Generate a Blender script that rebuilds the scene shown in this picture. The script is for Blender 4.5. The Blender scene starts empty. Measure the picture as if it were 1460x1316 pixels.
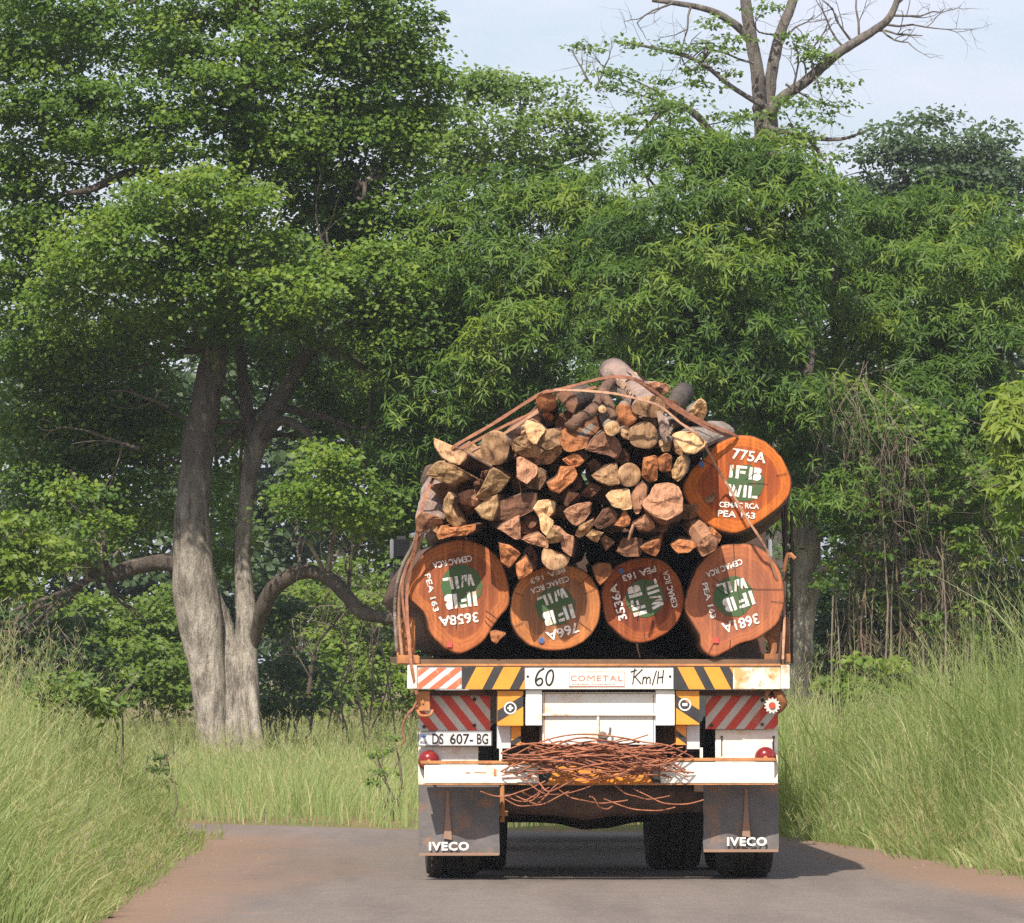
import bpy, bmesh, math, random
import numpy as np
from mathutils import Vector, Matrix, noise as mnoise

SC = bpy.context.scene
COL = SC.collection
R = math.radians
rng = np.random.default_rng(7)
random.seed(7)

# ---------------------------------------------------------------- camera
F, CX, HY, CAMZ = 8520.0, 730.0, 920.0, 1.55      # long tele lens, seen from a following car
cd = bpy.data.cameras.new('camera')
cam = bpy.data.objects.new('camera', cd)
COL.objects.link(cam)
cam.location = (0, 0, CAMZ)
cam.rotation_euler = (R(90), 0, 0)
cd.sensor_width = 36
cd.lens = 36 * F / 1460
cd.shift_y = (HY - 658) / 1460
cd.clip_start = 0.5
cd.clip_end = 3000
SC.camera = cam

# ---------------------------------------------------------------- light, sky, exposure
SUN_DIR = Vector((0.23, 0.80, -1.0)).normalized()  # travel of the light
sl = bpy.data.lights.new('sun', 'SUN')
sl.energy = 4.6
sl.angle = R(0.6)
sl.color = (1.0, 0.93, 0.82)
sun = bpy.data.objects.new('sun', sl)
COL.objects.link(sun)
sun.rotation_euler = SUN_DIR.to_track_quat('-Z', 'Y').to_euler()
SUN_EL = math.asin(-SUN_DIR.z)
SUN_AZ = math.atan2(-SUN_DIR.x, -SUN_DIR.y)

w = bpy.data.worlds.new('World')
SC.world = w
w.use_nodes = True
wn, wl = w.node_tree.nodes, w.node_tree.links
bg = wn['Background']
bg.inputs['Strength'].default_value = 0.12
sky = wn.new('ShaderNodeTexSky')
sky.sky_type = 'NISHITA'
sky.sun_disc = False
sky.sun_elevation = SUN_EL
sky.sun_rotation = SUN_AZ
sky.air_density = 1.0
sky.dust_density = 2.5
sky.ozone_density = 2.0
# thin high cloud over the whole sky
tc = wn.new('ShaderNodeTexCoord')
mp = wn.new('ShaderNodeMapping')
mp.inputs['Scale'].default_value = (3.0, 3.0, 9.0)
cn = wn.new('ShaderNodeTexNoise')
cn.inputs['Scale'].default_value = 7.0
cn.inputs['Detail'].default_value = 6
cr = wn.new('ShaderNodeValToRGB')
cr.color_ramp.elements[0].position = 0.40
cr.color_ramp.elements[0].color = (0.38, 0.38, 0.38, 1)
cr.color_ramp.elements[1].position = 0.66
cr.color_ramp.elements[1].color = (0.85, 0.85, 0.85, 1)
cm = wn.new('ShaderNodeMixRGB')
cm.inputs[2].default_value = (5.0, 5.05, 5.9, 1)
wl.new(tc.outputs['Generated'], mp.inputs['Vector'])
wl.new(mp.outputs[0], cn.inputs['Vector'])
wl.new(cn.outputs['Fac'], cr.inputs[0])
wl.new(cr.outputs[0], cm.inputs[0])
wl.new(sky.outputs[0], cm.inputs[1])
wl.new(cm.outputs[0], bg.inputs['Color'])

SC.view_settings.view_transform = 'Standard'
SC.view_settings.look = 'None'
SC.view_settings.gamma = 1
SC.view_settings.use_curve_mapping = False
SC.view_settings.exposure = 0.58
SC.cycles.max_bounces = 7
SC.cycles.diffuse_bounces = 3
SC.cycles.glossy_bounces = 2
SC.cycles.transmission_bounces = 3
SC.cycles.transparent_max_bounces = 4
SC.cycles.use_denoising = False

# ---------------------------------------------------------------- helpers
def P(px, py, Y):
    return Vector(((px - CX) * Y / F, Y, CAMZ - (py - HY) * Y / F))

ROOT = Vector((0.559, 39.05, 0.0))
YAW = R(2.2)
FRAME = Matrix.Translation(ROOT) @ Matrix.Rotation(YAW, 4, 'Z')
IFR = FRAME.inverted()
C0 = IFR @ Vector((0, 0, CAMZ))

def T(px, py, y):
    """point of the truck's own frame on its cross plane y seen at that place of the photo"""
    d = IFR.to_3x3() @ Vector(((px - CX) / F, 1.0, -(py - HY) / F))
    t = (y - C0.y) / d.y
    return C0 + d * t

def setp(o, label=None, cat=None, group=None, kind=None):
    if label: o['label'] = label
    if cat: o['category'] = cat
    if group: o['group'] = group
    if kind: o['kind'] = kind
    return o

def empty(name, M, label, cat, group=None):
    o = bpy.data.objects.new(name, None)
    COL.objects.link(o)
    o.empty_display_size = 0.2
    o.matrix_world = M
    return setp(o, label, cat, group)

def link(name, me, mats, parent=None, smooth=False):
    o = bpy.data.objects.new(name, me)
    COL.objects.link(o)
    for m in (mats if isinstance(mats, (list, tuple)) else [mats]):
        me.materials.append(m)
    if smooth:
        me.polygons.foreach_set('use_smooth', [True] * len(me.polygons))
    if parent is not None:
        o.parent = parent
    return o

class MB:
    """gathers shapes for one mesh"""
    def __init__(s):
        s.v, s.f, s.m = [], [], []
    def add(s, vs, fs, mi=0):
        b = len(s.v)
        s.v += [tuple(v) for v in vs]
        s.f += [tuple(b + i for i in f) for f in fs]
        s.m += [mi] * len(fs)
        return s
    def box(s, a, b, mi=0):
        x0, y0, z0 = (min(a[i], b[i]) for i in range(3))
        x1, y1, z1 = (max(a[i], b[i]) for i in range(3))
        v = [(x0,y0,z0),(x1,y0,z0),(x1,y1,z0),(x0,y1,z0),(x0,y0,z1),(x1,y0,z1),(x1,y1,z1),(x0,y1,z1)]
        return s.add(v, [(0,1,5,4),(1,2,6,5),(2,3,7,6),(3,0,4,7),(4,5,6,7),(3,2,1,0)], mi)
    def pbox(s, x0, y0, x1, y1, y, depth, mi=0):
        return s.box(T(x0, y1, y), T(x1, y0, y) + Vector((0, depth, 0)), mi)
    def ppoly(s, pts, y, mi=0, depth=0.0):
        vs = [T(a, b, y) for a, b in pts]
        ar = sum(vs[i].x * vs[(i+1) % len(vs)].z - vs[(i+1) % len(vs)].x * vs[i].z for i in range(len(vs)))
        if ar < 0: vs = vs[::-1]
        n = len(vs)
        if depth:
            bk = [v + Vector((0, depth, 0)) for v in vs]
            return s.add(vs + bk, [tuple(range(n)), tuple(range(2*n-1, n-1, -1))] +
                         [(i, i + n, (i+1) % n + n, (i+1) % n) for i in range(n)], mi)
        return s.add(vs, [tuple(range(n))], mi)
    def tube(s, pts, rad, sides=8, mi=0, sub=1, cap=True, flute=None, wob=0.0):
        pts = [Vector(p) for p in pts]
        if not isinstance(rad, (list, tuple)): rad = [rad] * len(pts)
        if sub > 1: pts, rad = catmull(pts, rad, sub)
        n = len(pts)
        up = Vector((0.13, 0.9, 0.21)).normalized()
        prev = None
        vs, fs = [], []
        for i, p in enumerate(pts):
            t = (pts[min(i+1, n-1)] - pts[max(i-1, 0)])
            if t.length < 1e-9: t = Vector((0, 0, 1))
            t.normalize()
            if prev is None:
                a = t.cross(up)
                if a.length < 1e-3: a = t.cross(Vector((1, 0, 0)))
            else:
                a = prev - t * prev.dot(t)
                if a.length < 1e-6: a = t.cross(up)
            a.normalize(); prev = a
            b = t.cross(a)
            for k in range(sides):
                th = 2 * math.pi * k / sides
                r = rad[i]
                if flute: r *= 1 + flute(i / (n - 1), th)
                if wob: r *= 1 + wob * mnoise.noise(p * (0.6 / max(rad[i], .01)) + Vector((math.cos(th), math.sin(th), 0)) * 1.3)
                vs.append(p + (a * math.cos(th) + b * math.sin(th)) * r)
        for i in range(n - 1):
            for k in range(sides):
                k2 = (k + 1) % sides
                fs.append((i*sides + k, i*sides + k2, (i+1)*sides + k2, (i+1)*sides + k))
        if cap:
            fs.append(tuple(range(sides - 1, -1, -1)))
            fs.append(tuple(range((n-1)*sides, n*sides)))
        return s.add(vs, fs, mi)
    def lathe(s, prof, M, seg=24, mi=0):
        """prof: (radius, height along local z) pairs"""
        vs, fs = [], []
        n = len(prof)
        for r, h in prof:
            for k in range(seg):
                th = 2*math.pi*k/seg
                vs.append(M @ Vector((r*math.cos(th), r*math.sin(th), h)))
        for i in range(n-1):
            for k in range(seg):
                k2 = (k+1) % seg
                fs.append((i*seg+k, i*seg+k2, (i+1)*seg+k2, (i+1)*seg+k))
        fs.append(tuple(range(seg-1, -1, -1)))
        fs.append(tuple(range((n-1)*seg, n*seg)))
        return s.add(vs, fs, mi)
    def build(s, name, mats, parent=None, smooth=False, bevel=0.0, origin=None):
        me = bpy.data.meshes.new(name)
        vs = s.v
        if origin is not None:
            o0 = Vector(origin)
            vs = [Vector(v) - o0 for v in vs]
        me.from_pydata(vs, [], s.f)
        if any(s.m): me.polygons.foreach_set('material_index', s.m)
        if bevel:
            bm = bmesh.new(); bm.from_mesh(me)
            es = [e for e in bm.edges if len(e.link_faces) == 2 and e.calc_face_angle(0) > 0.9]
            bmesh.ops.bevel(bm, geom=es, offset=bevel, segments=2, affect='EDGES', clamp_overlap=True)
            bm.to_mesh(me); bm.free()
        me.update()
        return link(name, me, mats, parent, smooth)

def catmull(pts, rad, sub):
    op, orr = [], []
    n = len(pts)
    for i in range(n - 1):
        p0, p1, p2, p3 = pts[max(i-1, 0)], pts[i], pts[i+1], pts[min(i+2, n-1)]
        for j in range(sub):
            t = j / sub
            op.append(0.5*((2*p1) + (p2-p0)*t + (2*p0-5*p1+4*p2-p3)*t*t + (3*p1-p0-3*p2+p3)*t**3))
            orr.append(rad[i]*(1-t) + rad[i+1]*t)
    op.append(pts[-1]); orr.append(rad[-1])
    return op, orr

# ---------------------------------------------------------------- materials
def new_mat(name):
    m = bpy.data.materials.new(name)
    m.use_nodes = True
    nt = m.node_tree
    return m, nt.nodes, nt.links, nt.nodes['Principled BSDF']

def col4(c): return (c[0], c[1], c[2], 1)

def noise_node(n, l, scale, detail=5, rough=0.55, coord='Object', stretch=None):
    t = n.new('ShaderNodeTexCoord')
    nz = n.new('ShaderNodeTexNoise')
    nz.inputs['Scale'].default_value = scale
    nz.inputs['Detail'].default_value = detail
    nz.inputs['Roughness'].default_value = rough
    if stretch:
        mp = n.new('ShaderNodeMapping')
        mp.inputs['Scale'].default_value = stretch
        l.new(t.outputs[coord], mp.inputs[0]); l.new(mp.outputs[0], nz.inputs['Vector'])
    else:
        l.new(t.outputs[coord], nz.inputs['Vector'])
    return nz

def ramp(n, l, src, p0, p1, c0=(0,0,0), c1=(1,1,1)):
    r = n.new('ShaderNodeValToRGB')
    r.color_ramp.elements[0].position = p0; r.color_ramp.elements[0].color = col4(c0)
    r.color_ramp.elements[1].position = p1; r.color_ramp.elements[1].color = col4(c1)
    l.new(src, r.inputs[0])
    return r

def mix(n, l, fac, a, b, mode='MIX'):
    m = n.new('ShaderNodeMixRGB'); m.blend_type = mode
    for i, x in ((0, fac), (1, a), (2, b)):
        if isinstance(x, (int, float)): m.inputs[i].default_value = x
        elif isinstance(x, tuple): m.inputs[i].default_value = col4(x)
        else: l.new(x, m.inputs[i])
    return m.outputs[0]

def math_n(n, l, op, a, b=None, clamp=False):
    m = n.new('ShaderNodeMath'); m.operation = op; m.use_clamp = clamp
    for i, x in ((0, a), (1, b)):
        if x is None: continue
        if isinstance(x, (int, float)): m.inputs[i].default_value = x
        else: l.new(x, m.inputs[i])
    return m.outputs[0]

def surf(name, c0, c1=None, rough=0.7, metal=0.0, scale=6.0, lo=0.35, hi=0.65, dirt=None, dscale=3.0, dlo=0.5, dhi=0.75,
         bump=0.0, bscale=40.0, stretch=None, per_object=0.0):
    m, n, l, b = new_mat(name)
    c1 = c1 or tuple(x*0.8 for x in c0)
    nz = noise_node(n, l, scale, stretch=stretch)
    c = mix(n, l, ramp(n, l, nz.outputs['Fac'], lo, hi).outputs[0], c0, c1)
    if dirt:
        dz = noise_node(n, l, dscale, 8, 0.65)
        c = mix(n, l, ramp(n, l, dz.outputs['Fac'], dlo, dhi).outputs[0], c, dirt)
    if per_object:
        oi = n.new('ShaderNodeObjectInfo')
        hs = n.new('ShaderNodeHueSaturation')
        v = math_n(n, l, 'ADD', math_n(n, l, 'MULTIPLY', oi.outputs['Random'], 2*per_object), 1 - per_object)
        l.new(v, hs.inputs['Value']); l.new(c, hs.inputs['Color'])
        c = hs.outputs[0]
    l.new(c, b.inputs['Base Color'])
    b.inputs['Roughness'].default_value = rough
    b.inputs['Metallic'].default_value = metal
    b.inputs['Specular IOR Level'].default_value = 0.3
    if bump:
        bz = noise_node(n, l, bscale, 6, 0.6, stretch=stretch)
        bp = n.new('ShaderNodeBump')
        bp.inputs['Strength'].default_value = bump
        bp.inputs['Distance'].default_value = 0.03
        l.new(bz.outputs['Fac'], bp.inputs['Height']); l.new(bp.outputs[0], b.inputs['Normal'])
    return m

M = {}
RUST = (0.30, 0.115, 0.045)
DUST = (0.34, 0.19, 0.11)
M['white'] = surf('white_paint', (0.80, 0.78, 0.72), (0.74, 0.69, 0.60), 0.5, scale=4, dirt=(0.58, 0.33, 0.19), dscale=6, dlo=0.53, dhi=0.78, bump=.05)
M['white_worn'] = surf('worn_white_paint', (0.76, 0.72, 0.64), (0.66, 0.58, 0.48), 0.55, scale=5, dirt=(0.50, 0.22, 0.08), dscale=9, dlo=0.50, dhi=0.72)
M['rustpatch'] = surf('peeled_paint', (0.78, 0.72, 0.6), (0.62, 0.36, 0.14), 0.7, scale=9, lo=.45, hi=.6, dirt=(0.40, 0.15, 0.05), dscale=22, dlo=0.55, dhi=0.7)
M['rust'] = surf('rusty_steel', (0.36, 0.15, 0.06), (0.20, 0.08, 0.035), 0.85, scale=14, dirt=(0.50, 0.26, 0.12), dscale=7, bump=.2)
M['rust_dusty'] = surf('dusty_orange_steel', (0.58, 0.26, 0.10), (0.42, 0.18, 0.07), 0.85, scale=9, dirt=(0.22, 0.10, 0.05), dscale=12, bump=.15)
M['dark_rust'] = surf('dark_rusty_steel', (0.085, 0.05, 0.035), (0.05, 0.035, 0.03), 0.85, scale=8, dirt=(0.17, 0.085, 0.05), dscale=6, bump=.2)
M['axle'] = surf('muddy_steel', (0.20, 0.12, 0.085), (0.12, 0.075, 0.055), 0.9, scale=9, dirt=(0.30, 0.19, 0.13), dscale=7, bump=.3)
M['red'] = surf('red_reflective', (0.62, 0.07, 0.04), (0.52, 0.06, 0.04), 0.4, dirt=(0.45, 0.22, 0.14), dscale=10, dlo=.6, dhi=.85)
M['grey_white'] = surf('grey_white_reflective', (0.60, 0.57, 0.52), (0.50, 0.47, 0.42), 0.4, dirt=(0.45, 0.30, 0.2), dscale=10, dlo=.6, dhi=.9)
M['orange_red'] = surf('faded_orange_red', (0.78, 0.16, 0.07), (0.7, 0.15, 0.07), 0.5, dirt=(0.75, 0.55, 0.42), dscale=16, dlo=.55, dhi=.75)
M['yellow'] = surf('yellow_paint', (0.80, 0.33, 0.045), (0.72, 0.27, 0.04), 0.5, dirt=(0.4, 0.2, 0.07), dscale=12, dlo=.62, dhi=.85)
M['black'] = surf('black_paint', (0.035, 0.035, 0.037), (0.055, 0.05, 0.048), 0.5, dirt=(0.16, 0.10, 0.07), dscale=10, dlo=.6, dhi=.85)
M['ink'] = surf('black_lettering', (0.025, 0.022, 0.02), rough=0.6)
M['redink'] = surf('red_lettering', (0.72, 0.12, 0.08), (0.75, 0.3, 0.22), rough=0.6, scale=60)
M['plate'] = surf('plate_white', (0.62, 0.64, 0.66), (0.52, 0.52, 0.52), 0.35, dirt=(0.5, 0.4, 0.32), dscale=14, dlo=.62, dhi=.9)
M['blue'] = surf('blue_plastic', (0.08, 0.16, 0.40), rough=0.4)
M['redtag'] = surf('red_plastic', (0.70, 0.10, 0.09), rough=0.4)
M['lens'] = surf('red_lamp_lens', (0.20, 0.015, 0.015), (0.15, 0.012, 0.012), 0.25, dirt=(0.35, 0.14, 0.07), dscale=14, dlo=.55, dhi=.8)
M['flap'] = surf('grey_rubber', (0.17, 0.15, 0.145), (0.12, 0.115, 0.115), 0.8, scale=5, dirt=(0.34, 0.17, 0.09), dscale=7, dlo=.52, dhi=.72, bump=.1)
M['flap_dust'] = surf('dusty_rubber', (0.34, 0.20, 0.13), (0.23, 0.17, 0.14), 0.85, scale=9, dirt=(0.42, 0.19, 0.08), dscale=9, dlo=.5, dhi=.75)
M['tyre'] = surf('tyre_rubber', (0.030, 0.027, 0.025), (0.065, 0.050, 0.040), 0.9, scale=10, bump=.2)
M['chrome'] = surf('chrome', (0.75, 0.76, 0.78), rough=0.18, metal=1.0)
M['darkglass'] = surf('dark_glass', (0.02, 0.02, 0.022), rough=0.08)
M['cab'] = surf('cab_paint', (0.55, 0.54, 0.52), rough=0.4)
M['deck'] = surf('deck_planks', (0.20, 0.12, 0.07), (0.13, 0.08, 0.05), 0.9, scale=5, bump=.2)
M['strap'] = surf('orange_strap', (0.34, 0.145, 0.08), (0.22, 0.09, 0.055), 0.8, scale=30, bump=.2, per_object=.12)
M['strap_pale'] = surf('pale_strap', (0.44, 0.26, 0.165), (0.32, 0.165, 0.10), 0.8, scale=30, bump=.2)
M['wire'] = surf('rusty_wire', (0.38, 0.145, 0.075), (0.22, 0.08, 0.045), 0.85, scale=20)
M['letter'] = surf('white_stencil_paint', (0.80, 0.77, 0.72), (0.60, 0.46, 0.36), 0.7, scale=34, lo=.48, hi=.62, dirt=(0.40, 0.20, 0.12), dscale=26, dlo=.60, dhi=.68)
M['white_mark'] = surf('white_mark_paint', (0.80, 0.78, 0.74), (0.66, 0.56, 0.48), 0.7, scale=30, lo=.5, hi=.75)
M['disc'] = surf('green_stencil_paint', (0.050, 0.115, 0.042), (0.10, 0.105, 0.048), 0.7, scale=8, lo=.4, hi=.7, dirt=(0.20, 0.10, 0.05), dscale=14, dlo=.58, dhi=.72)
M['bark_dark'] = surf('dark_bark', (0.075, 0.058, 0.046), (0.12, 0.095, 0.075), 0.95, scale=9, stretch=(1, .25, 1), bump=.9, bscale=26, per_object=.2)
M['bark_grey'] = surf('grey_bark', (0.31, 0.25, 0.205), (0.15, 0.115, 0.095), 0.95, scale=11, stretch=(1, .3, 1), bump=.8, bscale=24, per_object=.15)
M['bark_pink'] = surf('pinkish_bark', (0.36, 0.25, 0.20), (0.22, 0.155, 0.125), 0.95, scale=9, stretch=(1, .22, 1), dirt=(0.13, 0.085, 0.065), dscale=12, bump=.8, bscale=22)
M['bark_brown'] = surf('brown_bark', (0.16, 0.085, 0.055), (0.10, 0.058, 0.04), 0.95, scale=9, stretch=(1, .25, 1), dirt=(0.26, 0.15, 0.09), dscale=8, bump=.9, bscale=26, per_object=.2)

def wood(name, c0, c1, c2):
    """split or sawn firewood face: streaks along a slanted grain, stains, saw marks"""
    m, n, l, b = new_mat(name)
    a = noise_node(n, l, 11, 8, 0.65)
    s = noise_node(n, l, 42, 6, 0.7, stretch=(1.0, 1.0, .25))
    k = noise_node(n, l, 17, 6, 0.6)
    c = mix(n, l, ramp(n, l, a.outputs['Fac'], .38, .64).outputs[0], c0, c1)
    c = mix(n, l, math_n(n, l, 'MULTIPLY', ramp(n, l, s.outputs['Fac'], .46, .66).outputs[0], .85), c, c2)
    c = mix(n, l, math_n(n, l, 'MULTIPLY', ramp(n, l, k.outputs['Fac'], .57, .66).outputs[0], .75), c, tuple(x*.35 for x in c2))
    oi = n.new('ShaderNodeObjectInfo')
    hs = n.new('ShaderNodeHueSaturation')
    l.new(math_n(n, l, 'ADD', math_n(n, l, 'MULTIPLY', oi.outputs['Random'], .55), .62), hs.inputs['Value'])
    l.new(c, hs.inputs['Color'])
    l.new(hs.outputs[0], b.inputs['Base Color'])
    b.inputs['Roughness'].default_value = .85
    b.inputs['Specular IOR Level'].default_value = .2
    bp = n.new('ShaderNodeBump'); bp.inputs['Strength'].default_value = .7; bp.inputs['Distance'].default_value = .02
    l.new(s.outputs['Fac'], bp.inputs['Height']); l.new(bp.outputs[0], b.inputs['Normal'])
    return m
M['w_pale'] = wood('pale_wood', (0.64, 0.42, 0.22), (0.54, 0.31, 0.14), (0.34, 0.18, 0.09))
M['w_tan'] = wood('tan_wood', (0.50, 0.31, 0.165), (0.38, 0.21, 0.11), (0.21, 0.11, 0.062))
M['w_orange'] = wood('orange_wood', (0.55, 0.225, 0.085), (0.44, 0.16, 0.06), (0.26, 0.10, 0.05))
M['w_pink'] = wood('pinkish_wood', (0.50, 0.26, 0.145), (0.39, 0.185, 0.105), (0.22, 0.105, 0.065))
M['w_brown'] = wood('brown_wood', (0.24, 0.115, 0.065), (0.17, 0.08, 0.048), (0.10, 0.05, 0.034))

def log_face(name, heart, sap, dark):
    """sawn end of a big red log; 'rim' runs 0 at the pith to 1 at the bark"""
    m, n, l, b = new_mat(name)
    at = n.new('ShaderNodeAttribute'); at.attribute_name = 'rim'
    wz = noise_node(n, l, 3.5, 4)
    wob = math_n(n, l, 'ADD', at.outputs['Fac'], math_n(n, l, 'MULTIPLY', math_n(n, l, 'SUBTRACT', wz.outputs['Fac'], .5), .22))
    c = mix(n, l, ramp(n, l, wob, .72, .79).outputs[0], heart, sap)
    rg = math_n(n, l, 'SINE', math_n(n, l, 'MULTIPLY', wob, 78.0))
    c = mix(n, l, math_n(n, l, 'MULTIPLY', math_n(n, l, 'ADD', rg, 1.0), .15), c, dark)
    gr = noise_node(n, l, 75, 4, .7)
    c = mix(n, l, math_n(n, l, 'MULTIPLY', ramp(n, l, gr.outputs['Fac'], .45, .7).outputs[0], .35), c, dark)
    st = noise_node(n, l, 4, 8, .7)
    c = mix(n, l, math_n(n, l, 'MULTIPLY', ramp(n, l, st.outputs['Fac'], .46, .66).outputs[0], .5), c, dark)
    # saw marks in one slanted direction
    sw = noise_node(n, l, 30, 3, .6, stretch=(1.0, 1.0, .06))
    c = mix(n, l, math_n(n, l, 'MULTIPLY', ramp(n, l, sw.outputs['Fac'], .48, .72).outputs[0], .4), c, tuple(min(1, x*1.5) for x in sap))
    c = mix(n, l, ramp(n, l, at.outputs['Fac'], .965, .99).outputs[0], c, (0.12, 0.06, 0.035))
    l.new(c, b.inputs['Base Color'])
    b.inputs['Roughness'].default_value = .9
    b.inputs['Specular IOR Level'].default_value = .08
    bp = n.new('ShaderNodeBump'); bp.inputs['Strength'].default_value = .6; bp.inputs['Distance'].default_value = .012
    l.new(sw.outputs['Fac'], bp.inputs['Height']); l.new(bp.outputs[0], b.inputs['Normal'])
    return m
M['face_red'] = log_face('red_log_end', (0.29, 0.088, 0.040), (0.50, 0.165, 0.058), (0.15, 0.055, 0.032))
M['face_dark'] = log_face('dark_log_end', (0.20, 0.052, 0.028), (0.40, 0.115, 0.042), (0.09, 0.032, 0.022))
M['face_orange'] = log_face('orange_log_end', (0.33, 0.078, 0.028), (0.60, 0.165, 0.033), (0.19, 0.055, 0.025))
M['face_brown'] = log_face('brown_log_end', (0.29, 0.130, 0.064), (0.54, 0.200, 0.066), (0.17, 0.080, 0.045))
M['face_dusty'] = log_face('dusty_log_end', (0.33, 0.120, 0.066), (0.45, 0.155, 0.070), (0.21, 0.080, 0.050))

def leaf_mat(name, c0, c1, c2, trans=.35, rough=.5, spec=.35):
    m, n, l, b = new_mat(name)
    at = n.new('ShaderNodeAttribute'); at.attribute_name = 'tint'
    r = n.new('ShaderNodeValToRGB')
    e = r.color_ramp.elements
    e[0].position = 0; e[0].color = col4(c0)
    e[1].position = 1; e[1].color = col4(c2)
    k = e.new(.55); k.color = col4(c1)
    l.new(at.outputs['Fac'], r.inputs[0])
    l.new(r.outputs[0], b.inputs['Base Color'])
    b.inputs['Roughness'].default_value = rough
    b.inputs['Specular IOR Level'].default_value = spec
    tr = n.new('ShaderNodeBsdfTranslucent')
    tcol = mix(n, l, 1.0, r.outputs[0], (1.25, 1.35, .5), 'MULTIPLY')
    l.new(tcol, tr.inputs['Color'])
    ms = n.new('ShaderNodeMixShader'); ms.inputs[0].default_value = trans
    l.new(b.outputs[0], ms.inputs[1]); l.new(tr.outputs[0], ms.inputs[2])
    l.new(ms.outputs[0], n['Material Output'].inputs['Surface'])
    return m
M['leaf_big'] = leaf_mat('broad_leaf', (0.056, 0.110, 0.018), (0.116, 0.200, 0.025), (0.235, 0.300, 0.034), .44)
M['leaf_mid'] = leaf_mat('pale_broad_leaf', (0.066, 0.120, 0.028), (0.122, 0.198, 0.036), (0.215, 0.280, 0.046), .42)
M['leaf_mango'] = leaf_mat('long_leaf', (0.034, 0.076, 0.014), (0.088, 0.160, 0.022), (0.205, 0.265, 0.034), .38, .45, .22)
M['leaf_bright'] = leaf_mat('bright_leaf', (0.080, 0.135, 0.018), (0.135, 0.210, 0.026), (0.210, 0.265, 0.034), .45)
M['leaf_dark'] = leaf_mat('dark_leaf', (0.026, 0.060, 0.017), (0.048, 0.094, 0.022), (0.085, 0.135, 0.030))
M['leaf_far'] = leaf_mat('far_leaf', (0.040, 0.076, 0.034), (0.064, 0.106, 0.042), (0.094, 0.138, 0.048))
M['grass'] = leaf_mat('grass_blade', (0.165, 0.228, 0.066), (0.285, 0.345, 0.140), (0.55, 0.49, 0.29), .45, .6, .25)
M['grass_far'] = leaf_mat('meadow_blade', (0.195, 0.270, 0.088), (0.295, 0.360, 0.150), (0.54, 0.48, 0.28), .45, .6, .2)
M['vine'] = surf('dry_vine_bark', (0.27, 0.21, 0.165), (0.16, 0.12, 0.095), .9, scale=4)
M['twig'] = surf('twig_bark', (0.23, 0.185, 0.145), (0.14, 0.11, 0.085), .9, scale=4)
M['liana'] = surf('liana_bark', (0.23, 0.165, 0.115), (0.13, 0.09, 0.065), .9, scale=5)

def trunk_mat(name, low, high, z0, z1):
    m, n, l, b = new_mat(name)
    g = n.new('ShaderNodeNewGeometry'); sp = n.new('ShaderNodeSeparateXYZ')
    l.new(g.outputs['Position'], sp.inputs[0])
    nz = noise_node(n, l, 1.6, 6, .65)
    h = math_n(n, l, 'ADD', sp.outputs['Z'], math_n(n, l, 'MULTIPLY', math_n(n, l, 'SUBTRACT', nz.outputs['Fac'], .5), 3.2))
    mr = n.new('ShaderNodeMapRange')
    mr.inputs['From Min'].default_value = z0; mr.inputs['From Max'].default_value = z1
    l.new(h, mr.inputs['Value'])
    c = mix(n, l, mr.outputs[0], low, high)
    k = noise_node(n, l, 7, 9, .75, stretch=(1, 1, .35))
    c = mix(n, l, math_n(n, l, 'MULTIPLY', ramp(n, l, k.outputs['Fac'], .42, .60).outputs[0], .7), c, (0.085, 0.069, 0.055))
    k2 = noise_node(n, l, 8, 5, .6, stretch=(1, 1, .5))
    c = mix(n, l, math_n(n, l, 'MULTIPLY', ramp(n, l, k2.outputs['Fac'], .58, .7).outputs[0], .6), c, (0.46, 0.40, 0.32))
    k3 = noise_node(n, l, 15, 8, .7, stretch=(1, 1, .14))
    c = mix(n, l, math_n(n, l, 'MULTIPLY', ramp(n, l, k3.outputs['Fac'], .52, .62).outputs[0], .6), c, (0.06, 0.048, 0.038))
    l.new(c, b.inputs['Base Color'])
    b.inputs['Roughness'].default_value = .95
    b.inputs['Specular IOR Level'].default_value = .15
    bp = n.new('ShaderNodeBump'); bp.inputs['Strength'].default_value = .9; bp.inputs['Distance'].default_value = .12
    b3 = noise_node(n, l, 12, 9, .72, stretch=(1, 1, .22))
    l.new(b3.outputs['Fac'], bp.inputs['Height']); l.new(bp.outputs[0], b.inputs['Normal'])
    return m
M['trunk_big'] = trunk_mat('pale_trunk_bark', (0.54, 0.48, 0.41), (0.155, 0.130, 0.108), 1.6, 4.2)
M['limb'] = trunk_mat('shaded_limb_bark', (0.15, 0.122, 0.098), (0.13, 0.105, 0.085), 0, 8)  # darker than the trunk: foliage shade is put into the limb colour
M['trunk_grey'] = trunk_mat('grey_trunk_bark', (0.26, 0.235, 0.21), (0.23, 0.205, 0.185), 0, 8)

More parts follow.
